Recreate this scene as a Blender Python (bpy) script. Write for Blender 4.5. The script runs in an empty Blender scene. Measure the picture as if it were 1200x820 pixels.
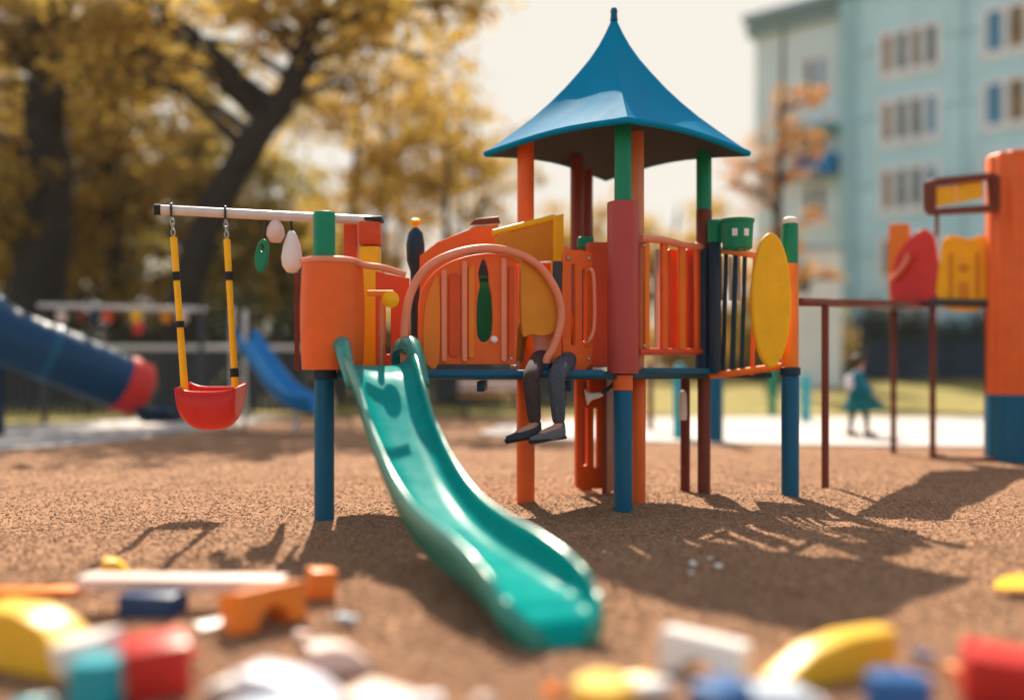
import bpy, bmesh, math, random
import numpy as np
from mathutils import Vector, Matrix
R = math.radians
random.seed(7); rng = np.random.default_rng(7)
S = bpy.context.scene
COL = S.collection
F = 1167.0           # focal length measured in photo pixels (35 mm lens, 1200 px wide frame)
EYE = 0.95           # eye height above the ground

# ------------------------------------------------------------------ placing
def W(px, py, d):    # photo measurement + distance -> world point
    return Vector(((px-600)/F*d, d, EYE-(py-435)/F*d))
def PX(px, d): return (px-600)/F*d
def PZ(py, d): return EYE-(py-435)/F*d

# ------------------------------------------------------------------ materials
MATS = {}
def nodes(name):
    m = bpy.data.materials.new(name); m.use_nodes = True
    nt = m.node_tree; b = nt.nodes['Principled BSDF']
    MATS[name] = m
    return m, nt, b
def N(nt, t, **kw):
    n = nt.nodes.new(t)
    for k, v in kw.items():
        if k in n.inputs: n.inputs[k].default_value = v
        else: setattr(n, k, v)
    return n
def ramp(nt, fac, stops):
    r = nt.nodes.new('ShaderNodeValToRGB'); e = r.color_ramp.elements
    while len(e) < len(stops): e.new(0.5)
    for i, (p, c) in enumerate(stops):
        e[i].position = p; e[i].color = (*c, 1)
    nt.links.new(fac, r.inputs[0]); return r.outputs[0]
def mul(c, k): return tuple(min(1, x*k) for x in c)
def paint(name, c, rough=.38, var=.08, scale=7, bump=.02, coat=.0, metal=0, wear=.22, spec=.22):
    """moulded plastic / painted metal: slight fading, scuffs and an uneven gloss"""
    m, nt, b = nodes(name); L = nt.links
    tc = N(nt, 'ShaderNodeTexCoord')
    n1 = N(nt, 'ShaderNodeTexNoise', Scale=scale, Detail=6, Roughness=.65); L.new(tc.outputs['Object'], n1.inputs['Vector'])
    base = ramp(nt, n1.outputs['Fac'], [(.3, mul(c, 1-var)), (.7, mul(c, 1+var))])
    n2 = N(nt, 'ShaderNodeTexNoise', Scale=scale*6, Detail=4, Roughness=.8); L.new(tc.outputs['Object'], n2.inputs['Vector'])
    sc = ramp(nt, n2.outputs['Fac'], [(.62, (0, 0, 0)), (.78, (1, 1, 1))])
    mx = N(nt, 'ShaderNodeMix', data_type='RGBA'); 
    ml = N(nt, 'ShaderNodeMath', operation='MULTIPLY'); ml.inputs[1].default_value = wear
    L.new(sc, ml.inputs[0]); L.new(ml.outputs[0], mx.inputs[0]); L.new(base, mx.inputs[6])
    g = sum(c)/3
    mx.inputs[7].default_value = (*[min(1, .55*x+.45*g+.03) for x in c], 1)
    L.new(mx.outputs[2], b.inputs['Base Color'])
    rr = N(nt, 'ShaderNodeMapRange'); rr.inputs[3].default_value = max(.05, rough-.1); rr.inputs[4].default_value = rough+.18
    L.new(n1.outputs['Fac'], rr.inputs[0]); L.new(rr.outputs[0], b.inputs['Roughness'])
    bp = N(nt, 'ShaderNodeBump', Strength=bump*4, Distance=.004); L.new(n2.outputs['Fac'], bp.inputs['Height']); L.new(bp.outputs[0], b.inputs['Normal'])
    b.inputs['Metallic'].default_value = metal; b.inputs['Specular IOR Level'].default_value = spec
    if coat: b.inputs['Coat Weight'].default_value = coat; b.inputs['Coat Roughness'].default_value = .12
    return m
ORANGE = paint('orange_plastic', (.78, .13, .02))
ORANGE2 = paint('bright_orange_plastic', (.78, .2, .02))
REDOR = paint('red_orange_plastic', (.62, .075, .018))
RED = paint('red_plastic', (.62, .035, .03), .3)
PINKRED = paint('weathered_red_sleeve', (.42, .06, .05), .33)
MAROON = paint('maroon_paint', (.16, .035, .02), .4)
COPPER = paint('copper_paint', (.6, .19, .07), .3, spec=.5)
RAIL = paint('faded_orange_rail', (.78, .26, .15), .32)
YELLOW = paint('yellow_plastic', (.92, .48, .008), .4)
OCHRE = paint('ochre_plastic', (.66, .24, .014), .4)
BLUE = paint('deep_blue_paint', (.003, .1, .19), .35)
NAVY = paint('navy_paint', (.012, .035, .07), .4)
DECKM = paint('dark_teal_deck', (.012, .06, .085), .5)
ROOF = paint('blue_roof_plastic', (.0, .22, .42), .62, wear=.02, var=.08, scale=3, spec=.02)
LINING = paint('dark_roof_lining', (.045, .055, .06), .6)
TEAL = paint('teal_slide_plastic', (.002, .27, .25), .22, var=.1, wear=.04, spec=.008)
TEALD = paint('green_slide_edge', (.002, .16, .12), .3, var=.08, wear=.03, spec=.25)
GREEN = paint('green_plastic', (.008, .22, .11), .35)
RIM = paint('glossy_green_rim', (.003, .24, .2), .2, var=.08, wear=.05, spec=.45, coat=.12)
TUBEB = paint('tube_blue_plastic', (.002, .05, .13), .35, wear=.05)
SLIDEB = paint('slide_blue_plastic', (.004, .2, .5), .3, wear=.1)
STEEL = paint('pale_grey_metal', (.62, .58, .55), .35, metal=.2)
WHITE = paint('white_plastic', (.8, .77, .74), .4, var=.05)
LILAC = paint('lilac_white_plastic', (.62, .6, .68), .4, var=.05)
PINKW = paint('pale_pink_wood', (.72, .55, .5), .5, var=.08)
BLACK = paint('black_rubber', (.02, .02, .022), .6)
GREYM = paint('dark_grey_metal', (.05, .055, .06), .5)
TURQ = paint('turquoise_plastic', (.03, .36, .42), .35)
CHAINM = paint('galvanised_chain', (.4, .4, .4), .35, metal=.8)
YBLOCK = paint('yellow_block_paint', (.86, .5, .04), .32, wear=.2)
OBLOCK = paint('orange_block_paint', (.8, .22, .03), .32, wear=.2)
RBLOCK = paint('red_block_paint', (.55, .03, .025), .32, wear=.2)
BBLOCK = paint('blue_block_paint', (.03, .13, .36), .32, wear=.2)
NBLOCK = paint('navy_block_paint', (.012, .05, .15), .4, wear=.2)
TBLOCK = paint('teal_block_paint', (.02, .33, .4), .32, wear=.2)
PALEB = paint('pale_blue_block_paint', (.5, .58, .68), .4, wear=.15)

def ground_mat():
    m, nt, b = nodes('woodchip_ground'); L = nt.links
    tc = N(nt, 'ShaderNodeTexCoord')
    big = N(nt, 'ShaderNodeTexNoise', Scale=1.6, Detail=7, Roughness=.7); L.new(tc.outputs['Object'], big.inputs['Vector'])
    fine = N(nt, 'ShaderNodeTexNoise', Scale=38, Detail=8, Roughness=.75); L.new(tc.outputs['Object'], fine.inputs['Vector'])
    vor = N(nt, 'ShaderNodeTexVoronoi', Scale=34, Randomness=1); L.new(tc.outputs['Object'], vor.inputs['Vector'])
    c1 = ramp(nt, fine.outputs['Fac'], [(.28, (0.172, 0.087, 0.050)), (.5, (0.326, 0.176, 0.100)), (.72, (0.406, 0.237, 0.139))])
    c2 = ramp(nt, big.outputs['Fac'], [(.32, (.74, .71, .68)), (.5, (.93, .92, .91)), (.66, (1.0, 1.0, 1.0))])
    mx = N(nt, 'ShaderNodeMix', data_type='RGBA', blend_type='MULTIPLY'); mx.inputs[0].default_value = 1
    L.new(c1, mx.inputs[6]); L.new(c2, mx.inputs[7])
    vc = N(nt, 'ShaderNodeMix', data_type='RGBA', blend_type='OVERLAY'); vc.inputs[0].default_value = .3
    sep = N(nt, 'ShaderNodeRGBToBW'); L.new(vor.outputs['Color'], sep.inputs[0])
    L.new(mx.outputs[2], vc.inputs[6]); L.new(sep.outputs[0], vc.inputs[7])
    L.new(vc.outputs[2], b.inputs['Base Color'])
    b.inputs['Roughness'].default_value = .95; b.inputs['Specular IOR Level'].default_value = .15
    ad = N(nt, 'ShaderNodeMath', operation='MULTIPLY_ADD'); ad.inputs[1].default_value = .8
    L.new(fine.outputs['Fac'], ad.inputs[0]); L.new(vor.outputs['Distance'], ad.inputs[2])
    bp = N(nt, 'ShaderNodeBump', Strength=.5, Distance=.014); L.new(ad.outputs[0], bp.inputs['Height']); L.new(bp.outputs[0], b.inputs['Normal'])
    return m
def island_mat(name, cols, rough=.8, transl=0, tcol=None):
    """every chip / leaf its own tint"""
    m, nt, b = nodes(name); L = nt.links
    g = N(nt, 'ShaderNodeNewGeometry')
    n = len(cols)
    c = ramp(nt, g.outputs['Random Per Island'], [(i/(n-1), k) for i, k in enumerate(cols)])
    L.new(c, b.inputs['Base Color']); b.inputs['Roughness'].default_value = rough; b.inputs['Specular IOR Level'].default_value = .25
    if transl:
        t = N(nt, 'ShaderNodeBsdfTranslucent'); mixs = N(nt, 'ShaderNodeMixShader'); mixs.inputs[0].default_value = transl
        L.new(c, t.inputs[0]); L.new(b.outputs[0], mixs.inputs[1]); L.new(t.outputs[0], mixs.inputs[2])
        L.new(mixs.outputs[0], nt.nodes['Material Output'].inputs[0])
    return m
def noise_mat(name, stops, scale, rough=.9, bump=.4, dist=.02, detail=6):
    m, nt, b = nodes(name); L = nt.links
    tc = N(nt, 'ShaderNodeTexCoord')
    n1 = N(nt, 'ShaderNodeTexNoise', Scale=scale, Detail=detail, Roughness=.65); L.new(tc.outputs['Object'], n1.inputs['Vector'])
    L.new(ramp(nt, n1.outputs['Fac'], stops), b.inputs['Base Color'])
    b.inputs['Roughness'].default_value = rough; b.inputs['Specular IOR Level'].default_value = .2
    bp = N(nt, 'ShaderNodeBump', Strength=bump, Distance=dist); L.new(n1.outputs['Fac'], bp.inputs['Height']); L.new(bp.outputs[0], b.inputs['Normal'])
    return m
GROUND = ground_mat()
CHIPS = island_mat('wood_chip', [(.2, .104, .06), (.335, .182, .106), (.44, .252, .152), (.54, .345, .22)], .9)
PAVE = noise_mat('pale_concrete', [(.3, (.44, .4, .38)), (.7, (.54, .5, .47))], 1.2, .85, .15)
LAWN = noise_mat('autumn_lawn', [(.3, (.12, .11, .025)), (.5, (.24, .2, .05)), (.68, (.36, .27, .09))], .8, .95, .5, .05)
BARK = noise_mat('dark_bark', [(.3, (.016, .015, .014)), (.7, (.05, .042, .035))], 5, .95, .8, .05)
BARK2 = noise_mat('brown_bark', [(.3, (.05, .035, .025)), (.7, (.12, .085, .06))], 6, .95, .7, .04)
BARK3 = noise_mat('pale_grey_bark', [(.3, (.1, .095, .09)), (.7, (.24, .22, .2))], 6, .95, .6, .03)
GOLD = island_mat('golden_leaf', [(.36, .23, .04), (.58, .37, .06), (.74, .5, .1), (.42, .33, .07)], .6, .55)
OLIVE = island_mat('olive_gold_leaf', [(.2, .17, .04), (.33, .27, .06), (.46, .34, .07), (.24, .23, .06)], .65, .5)
BROWNL = island_mat('russet_leaf', [(.26, .17, .04), (.4, .26, .055), (.54, .36, .07), (.3, .23, .06)], .65, .5)
ORL = island_mat('orange_leaf', [(.5, .18, .04), (.65, .3, .06), (.6, .36, .12)], .6, .5)
YELL = island_mat('yellow_leaf', [(.5, .3, .05), (.65, .42, .09), (.4, .25, .04)], .6, .5)
DARKG = island_mat('dark_hedge_leaf', [(.016, .025, .014), (.035, .045, .02), (.05, .05, .02)], .7, .2)
TEALG = island_mat('blue_green_leaf', [(.02, .06, .06), (.05, .09, .08), (.1, .07, .05)], .7, .2)
def wall_mat(name, c):
    return noise_mat(name, [(.3, mul(c, .9)), (.7, mul(c, 1.08))], .7, .85, .1)
AQUA = wall_mat('pale_aqua_render', (.52, .79, .87))
AQUAD = wall_mat('grey_aqua_render', (.34, .57, .63))
AQUAW = wall_mat('whitish_aqua_render', (.66, .8, .84))
WALLW = wall_mat('off_white_render', (.78, .81, .83))
ROOFD = wall_mat('dark_blue_roofing', (.26, .4, .5))
CURTAIN = noise_mat('curtained_pane', [(.35, (.12, .09, .06)), (.5, (.35, .22, .1)), (.65, (.06, .08, .1))], .9, .25, 0)
GLASSD = paint('dark_window_glass', (.04, .07, .09), .08, wear=0, bump=0)
GLASSB = paint('sky_blue_window_glass', (.08, .26, .42), .08, wear=0, bump=0)
SKIN = paint('skin', (.5, .27, .19), .55, var=.06, wear=0)
HAIR = noise_mat('brown_hair', [(.3, (.02, .012, .008)), (.7, (.06, .035, .02))], 30, .55, .6, .01)
DENIM = noise_mat('grey_denim', [(.3, (.045, .052, .065)), (.7, (.1, .107, .127))], 60, .9, .4, .004)
PLUM = noise_mat('plum_brown_denim', [(.3, (.045, .03, .033)), (.7, (.085, .058, .058))], 60, .9, .4, .004)
AMBER = noise_mat('amber_wool', [(.3, (.42, .16, .03)), (.7, (.55, .22, .04))], 50, .9, .4, .005)
COATM = noise_mat('teal_wool', [(.3, (.01, .12, .22)), (.7, (.015, .19, .26))], 40, .85, .3, .005)
SKIRTM = noise_mat('green_cloth', [(.3, (.006, .1, .12)), (.7, (.008, .15, .16))], 40, .85, .3, .005)
SHOEM = paint('worn_black_leather', (.035, .035, .04), .4)
TIGHTS = noise_mat('black_knit', [(.3, (.018, .016, .016)), (.7, (.035, .03, .03))], 60, .9, .2, .003)

# ------------------------------------------------------------------ mesh helpers
def catmull(P, n=8, closed=False):
    P = [Vector(p) for p in P]; out = []; k = len(P)
    rngk = range(k if closed else k-1)
    for i in rngk:
        if closed: p0, p1, p2, p3 = P[i-1], P[i], P[(i+1) % k], P[(i+2) % k]
        else: p0, p1, p2, p3 = P[max(i-1, 0)], P[i], P[i+1], P[min(i+2, k-1)]
        for j in range(n):
            t = j/n
            out.append(.5*((2*p1)+(p2-p0)*t+(2*p0-5*p1+4*p2-p3)*t*t+(3*p1-p0-3*p2+p3)*t**3))
    if not closed: out.append(P[-1].copy())
    return out
class MB:
    def __init__(s): s.bm = bmesh.new()
    def merge(s, b2, M=None):
        if M is not None: b2.transform(M)
        me = bpy.data.meshes.new('t'); b2.to_mesh(me); s.bm.from_mesh(me); bpy.data.meshes.remove(me); b2.free(); return s
    def box(s, c, size, rot=None, bev=.006, seg=2):
        b = bmesh.new(); bmesh.ops.create_cube(b, size=1)
        bmesh.ops.scale(b, vec=size, verts=b.verts)
        if bev: bmesh.ops.bevel(b, geom=b.edges[:], offset=min(bev, min(size)*.45), segments=seg, affect='EDGES', profile=.6)
        M = Matrix.Translation(c)
        if rot is not None: M = M @ rot.to_4x4()
        return s.merge(b, M)
    def tube(s, P, r, n=14, caps=True, up=None):
        P = [Vector(p) for p in P]; k = len(P)
        rs = [r]*k if isinstance(r, (int, float)) else list(r)
        b = s.bm; rings = []; T0 = (P[1]-P[0]).normalized()
        u = up or (Vector((0, 0, 1)) if abs(T0.z) < .9 else Vector((1, 0, 0)))
        u = (u-T0*u.dot(T0)).normalized()
        for i in range(k):
            T = (P[min(i+1, k-1)]-P[max(i-1, 0)]).normalized()
            u = (u-T*u.dot(T)).normalized(); v = T.cross(u)
            rings.append([b.verts.new(P[i]+(u*math.cos(a)+v*math.sin(a))*rs[i]) for a in [2*math.pi*j/n for j in range(n)]])
        for A, B in zip(rings, rings[1:]):
            for j in range(n): b.faces.new((A[j], A[(j+1) % n], B[(j+1) % n], B[j]))
        if caps: b.faces.new(rings[0][::-1]); b.faces.new(rings[-1])
        return s
    def post(s, x, y, z0, z1, r, n=20, bev=.008):
        return s.lathe([(0, z0), (r, z0), (r, z1-bev), (r-bev*.4, z1-bev*.25), (r-bev, z1), (0, z1)], (x, y, 0), n)
    def lathe(s, prof, c=(0, 0, 0), n=24, M=None):
        b = bmesh.new(); rings = []
        for r, z in prof:
            if r < 1e-5: rings.append([b.verts.new((0, 0, z))])
            else: rings.append([b.verts.new((r*math.cos(2*math.pi*j/n), r*math.sin(2*math.pi*j/n), z)) for j in range(n)])
        for A, B in zip(rings, rings[1:]):
            for j in range(n):
                a = [A[0]] if len(A) == 1 else [A[j], A[(j+1) % n]]
                d = [B[0]] if len(B) == 1 else [B[(j+1) % n], B[j]]
                if len(a)+len(d) >= 3: b.faces.new(a+d)
        return s.merge(b, Matrix.Translation(c) @ (M or Matrix.Identity(4)))
    def grid(s, rows, closed_u=False, closed_v=False):
        b = s.bm; G = [[b.verts.new(p) for p in r] for r in rows]
        nu, nv = len(G), len(G[0])
        for i in range(nu if closed_u else nu-1):
            for j in range(nv if closed_v else nv-1):
                b.faces.new((G[i][j], G[i][(j+1) % nv], G[(i+1) % nu][(j+1) % nv], G[(i+1) % nu][j]))
        return G
    def plate(s, poly, z0, z1, bev=.006):
        b = bmesh.new(); vs = [b.verts.new((p[0], p[1], z0)) for p in poly]; f = b.faces.new(vs)
        r = bmesh.ops.extrude_face_region(b, geom=[f])
        bmesh.ops.translate(b, vec=(0, 0, z1-z0), verts=[v for v in r['geom'] if isinstance(v, bmesh.types.BMVert)])
        bmesh.ops.recalc_face_normals(b, faces=b.faces)
        if bev: bmesh.ops.bevel(b, geom=b.edges[:], offset=bev, segments=2, affect='EDGES')
        return s.merge(b)
    def build(s, name, mat, parent=None, smooth=40, merge=True):
        bm = s.bm
        bmesh.ops.recalc_face_normals(bm, faces=bm.faces)
        me = bpy.data.meshes.new(name); bm.to_mesh(me); bm.free()
        return link_mesh(name, me, mat, parent, smooth)
def base_of(parent):
    while parent.parent: parent = parent.parent
    return parent.matrix_basis.translation
def link_mesh(name, me, mat, parent=None, smooth=40):
    for m in (mat if isinstance(mat, list) else [mat]): me.materials.append(m)
    if smooth:
        me.shade_smooth()
        if smooth < 180: me.set_sharp_from_angle(angle=R(smooth))
    o = bpy.data.objects.new(name, me); COL.objects.link(o)
    if parent is not None:
        me.transform(Matrix.Translation(-base_of(parent))); o.parent = parent
    return o
def thing(name, label, cat, loc=(0, 0, 0), group=None):
    o = bpy.data.objects.new(name, None); COL.objects.link(o); o.location = loc; o.empty_display_size = .2
    o['label'] = label; o['category'] = cat
    if group: o['group'] = group
    return o
def tag(o, label, cat, group=None):
    o['label'] = label; o['category'] = cat
    if group: o['group'] = group
    return o
def recentre(o, loc):
    o.data.transform(Matrix.Translation(-Vector(loc))); o.location = loc; return o
def kind(o, k): o['kind'] = k; return o
def shape2d(outline, holes=(), thick=.03, bev=.006):
    """flat board with real cut-outs and rounded edges, in its own u-z plane"""
    cu = bpy.data.curves.new('c', 'CURVE'); cu.dimensions = '2D'; cu.fill_mode = 'BOTH'
    cu.extrude = max(.0005, thick/2-bev); cu.bevel_depth = bev; cu.bevel_resolution = 2; cu.offset = -bev
    for poly in [outline]+list(holes):
        sp = cu.splines.new('POLY'); sp.points.add(len(poly)-1); sp.use_cyclic_u = True
        for i, p in enumerate(poly): sp.points[i].co = (p[0], p[1], 0, 1)
    o = bpy.data.objects.new('c', cu); COL.objects.link(o)
    dg = bpy.context.evaluated_depsgraph_get(); dg.update()
    me = bpy.data.meshes.new_from_object(o.evaluated_get(dg))
    bpy.data.objects.remove(o); bpy.data.curves.remove(cu); me.materials.clear()
    return me
class Plane:
    """a vertical plane through two ground points, addressed by photo measurements"""
    def __init__(s, a, b, off=0):
        a = Vector((a[0], a[1], 0)); b = Vector((b[0], b[1], 0))
        s.u = (b-a).normalized(); n = Vector((s.u.y, -s.u.x, 0)); s.n = n if n.y < 0 else -n
        s.o = a+s.n*off
    def pt(s, px, py):
        k = (px-600)/F; t = (k*s.o.y-s.o.x)/(s.u.x-k*s.u.y); p = s.o+s.u*t
        return Vector((p.x, p.y, EYE-(py-435)/F*p.y))
    def uz(s, px, py):
        p = s.pt(px, py); return ((p-s.o).dot(s.u), p.z)
    def board(s, name, outline, mat, parent, holes=(), thick=.03, bev=.006, smooth=40):
        me = shape2d([s.uz(*p) for p in outline], [[s.uz(*p) for p in h] for h in holes], thick, bev)
        M = Matrix(((s.u.x, 0, s.n.x, s.o.x), (s.u.y, 0, s.n.y, s.o.y), (0, 1, 0, 0), (0, 0, 0, 1)))
        me.transform(M)
        bm = bmesh.new(); bm.from_mesh(me); bmesh.ops.recalc_face_normals(bm, faces=bm.faces); bm.to_mesh(me); bm.free()
        return link_mesh(name, me, mat, parent, smooth)
def sm(P, n=6, closed=True):
    return [(p.x, p.y) for p in catmull([(a, b, 0) for a, b in P], n, closed)]
def ell(cx, cy, a, b, n=40): return [(cx+a*math.cos(2*math.pi*i/n), cy+b*math.sin(2*math.pi*i/n)) for i in range(n)]
def rrect(x0, y0, x1, y1, r, n=5):
    out = []
    for cx, cy, a0 in ((x1-r, y1-r, 0), (x0+r, y1-r, 90), (x0+r, y0+r, 180), (x1-r, y0+r, 270)):
        for i in range(n+1):
            a = R(a0+90*i/n); out.append((cx+r*math.cos(a), cy+r*math.sin(a)))
    return out

# ------------------------------------------------------------------ setting
def hills(x, y):
    n = .5*.012*math.sin(13.1*x+3.7*y+2)*math.sin(11.3*y-5*x)+.015*math.sin(1.7*x+.6*y)+.013*math.sin(2.9*y-1.1*x+1)+.007*math.sin(5.3*x+4.1*y)+.006*math.sin(7.7*y-3.1*x)
    f = max(0, min(1, (11-y)/2))*max(0, min(1, (9-abs(x))/2))
    return n*f
def lin(a, b, n): return [a+(b-a)*i/n for i in range(n)]
xs = [-600, -200, -80, -40, -20, -12]+lin(-9, 9, 230)+[9, 12, 20, 40, 80, 200, 600]
ys = [-200, -60, -20, -5, 0]+lin(1, 12, 200)+[12, 14, 18, 24, 40, 80, 200, 600]
mb = MB(); mb.grid([[(x, y, hills(x, y)-.012) for x in xs] for y in ys])
kind(mb.build('ground', GROUND, smooth=180), 'structure')

def sheet(name, poly, z, mat, sub=1):
    b = MB(); top = [b.bm.verts.new((x, y, z)) for x, y in poly]; bot = [b.bm.verts.new((x, y, -.03)) for x, y in poly]
    b.bm.faces.new(top); n = len(poly)
    for i in range(n): b.bm.faces.new((top[i], top[(i+1) % n], bot[(i+1) % n], bot[i]))
    return kind(b.build(name, mat, smooth=0), 'structure')
near = [(-.5, 15.2), (.3, 14.2), (1.3, 13.7), (2.5, 13.2), (4.2, 12.7), (6.8, 12.3), (10, 11.8), (16, 11)]
far = [(24, 19.5), (12, 20.4), (7, 20.7), (3.5, 20.6), (1.2, 19.8), (-.2, 17.6)]
sheet('path', [(p.x, p.y) for p in catmull([(a, b, 0) for a, b in near], 5)]+far, .012, PAVE)
nl = [(-20, 9.2), (-12, 10.6), (-7.6, 11.4), (-6.1, 12.2), (-5.35, 14), (-4.9, 17), (-4.6, 20.5)]
sheet('path', [(p.x, p.y) for p in catmull([(a, b, 0) for a, b in nl], 5)]+[(-6.6, 20.9), (-8, 18.2), (-8.9, 16.6), (-12, 15), (-20, 13)], .012, PAVE)
def lawn_z(y): return .02 if y < 21.5 else .02+.56*min(1, (y-21.5)/17)**1.2
lx = [-120, -60, -35, -22, -16, -10, -4, 0, 4, 10, 16, 22, 35, 60, 120]; ly = [20.95, 21.5, 23, 25, 28, 32, 36, 39, 45, 60, 100, 180]
mb = MB(); mb.grid([[(x, y, lawn_z(y)) for x in lx] for y in ly]); kind(mb.build('lawn', LAWN, smooth=180), 'structure')
sheet('lawn', [(-40, 13.4), (-20, 13.5), (-12, 15.4), (-9.2, 16.9), (-8.3, 18.4), (-7.2, 20.9), (-40, 20.9)], .016, LAWN)

def chips(name, n, ymin, ymax, xr, smin, smax, mat):
    y = ymin*(ymax/ymin)**rng.random(n); half = np.minimum(xr, y*.56+.4); x = (rng.random(n)*2-1)*half
    l = smin+(smax-smin)*rng.random(n)**2; w = l*(.3+.35*rng.random(n)); t = .002+.0035*rng.random(n)
    a = rng.random(n)*2*np.pi; tx = rng.normal(0, .2, n); ty = rng.normal(0, .2, n)
    u = np.stack([np.cos(a), np.sin(a), tx], 1); v = np.stack([-np.sin(a), np.cos(a), ty], 1)
    u /= np.linalg.norm(u, axis=1)[:, None]; v -= u*(u*v).sum(1)[:, None]; v /= np.linalg.norm(v, axis=1)[:, None]; w_ = np.cross(u, v)
    c = np.stack([x, y, np.array([hills(p, q) for p, q in zip(x, y)])-.012+t*.5+.004*rng.random(n)], 1)
    V = []
    for sz in (-1, 1):
        for su, sv in ((-1, -.7), (1, -1), (.8, 1), (-.9, .8)):
            V.append(c+u*(l*su/2)[:, None]+v*(w*sv/2)[:, None]+w_*(t*sz/2)[:, None])
    V = np.stack(V, 1).reshape(-1, 3)
    f = np.array([(4, 5, 6, 7), (0, 1, 5, 4), (1, 2, 6, 5), (2, 3, 7, 6), (3, 0, 4, 7)])
    Fc = (f[None]+8*np.arange(n)[:, None, None]).reshape(-1, 4)
    me = quads(name, V, Fc); return kind(link_mesh(name, me, mat, smooth=0), 'stuff')
def quads(name, V, Fc):
    me = bpy.data.meshes.new(name); nv, nf = len(V), len(Fc)
    me.vertices.add(nv); me.vertices.foreach_set('co', V.astype(np.float32).ravel())
    me.loops.add(nf*4); me.loops.foreach_set('vertex_index', Fc.astype(np.int32).ravel())
    me.polygons.add(nf); me.polygons.foreach_set('loop_start', np.arange(0, nf*4, 4, dtype=np.int32))
    me.update(calc_edges=True); me.validate(); return me
chips('wood_chips', 100000, 2.2, 13, 8.5, .007, .024, CHIPS)

# ------------------------------------------------------------------ main play tower
A = Vector((PX(380, 6.23), 6.23, 0)); Fp = Vector((PX(730, 6.84), 6.84, 0)); Lp = Vector((PX(616, 7.5), 7.5, 0))
Rp = Vector((PX(825, 7.72), 7.72, 0)); Bp = Vector((PX(686, 8.3), 8.3, 0)); E = Vector((PX(926, 7.49), 7.49, 0))
DECK = .95
tower = thing('play_tower', 'large orange and blue climbing tower under a pointed blue roof', 'climbing frame', (.4, 7, 0))
T = tower
def collar(o, p, z, r, h=.07):
    MB().lathe([(r-.012, z-h/2), (r+.014, z-h/2+.008), (r+.014, z+h/2-.008), (r-.012, z+h/2)], (p.x, p.y, 0), 22).build('collar', NAVY, o)
def post(p, segs, r, caps=None, col=None):
    """one upright: the lowest length is the part, the coloured lengths above are its sub-parts"""
    root = None
    for i, (z0, z1, m, k) in enumerate(segs):
        b = MB(); b.post(p.x, p.y, z0, z1, r*k, 22)
        o = b.build('post' if root is None else 'post_sleeve', m, T if root is None else root)
        root = root or o
    if col is not None: collar(root, p, col, r)
    return root
r0 = .062
pA = post(A, [(-.1, .93, BLUE, 1.0), (.99, 1.66, ORANGE, 1.05), (1.6, 1.945, GREEN, 1.12)], r0, col=.93)
pF = post(Fp, [(-.1, .82, BLUE, 1.05), (.82, .93, ORANGE, 1.1), (.935, 2.11, PINKRED, 1.75), (2.1, 2.72, GREEN, .95)], r0, col=.955)
pL = post(Lp, [(-.1, .9, ORANGE, 1.1), (.9, 2.7, ORANGE, 1.02)], r0)
pR = post(Rp, [(-.1, .93, MAROON, .8), (.93, 1.9, NAVY, 1.05), (1.85, 2.2, MAROON, .98), (2.2, 2.7, GREEN, .95)], r0)
pB = post(Bp, [(-.1, .9, MAROON, .9), (.9, 2.7, MAROON, 1)], r0)
B2 = Vector((PX(676, 8.05), 8.05, 0)); pB2 = post(B2, [(.9, 2.68, MAROON, .85)], r0)
P2 = Vector((PX(747, 7.2), 7.2, 0)); pP2 = post(P2, [(-.1, .9, ORANGE, .95), (.9, 2.68, COPPER, .78)], r0)
pE = post(E, [(-.1, .92, BLUE, 1.05), (.92, 1.76, ORANGE2, 1.0), (1.74, 2.06, GREEN, .95)], r0, col=.95)
MB().lathe([(0, 2.055), (.05, 2.055), (.058, 2.07), (.055, 2.095), (.03, 2.11), (0, 2.112)], (E.x, E.y, 0), 20).build('post_cap', WHITE, T)
Q1 = Vector((PX(803, 7.92), 7.92, 0)); post(Q1, [(-.1, .9, MAROON, .62)], r0)
Q2 = Vector((PX(838, 7.6), 7.6, 0)); post(Q2, [(.95, 1.93, NAVY, .75), (1.93, 2.1, GREEN, .95)], r0)
C = Vector((PX(431, 7.3), 7.3, 0))
# beam post: a square yellow and red upright standing on the deck
pC = MB().box((C.x+.02, C.y, 1.4), (.14, .14, .92), None, .015).build('beam_post', YELLOW, T)
MB().box((C.x+.02, C.y, 1.955), (.155, .155, .17), None, .015).build('post_cap', REDOR, pC)
MB().box((C.x+.05, C.y, 2.06), (.13, .17, .03), None, .01).build('cap_plate', NAVY, pC)
MB().box((C.x-.13, C.y+.05, 1.5), (.10, .12, 1.1), None, .015).build('beam_post', REDOR, T)
D = Vector((PX(487, 7.5), 7.5, 0))
pD = MB().lathe([(0, .95), (.04, .95), (.04, 1.7), (.065, 1.78), (.07, 1.9), (.055, 1.99), (.02, 2.03), (0, 2.03)], (D.x, D.y, 0), 20).build('bell_post', NAVY, T)
MB().lathe([(0, 2.03), (.018, 2.03), (.018, 2.05), (.04, 2.06), (.042, 2.085), (.02, 2.1), (0, 2.1)], (D.x, D.y, 0), 18).build('post_cap', YELLOW, pD)
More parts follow.
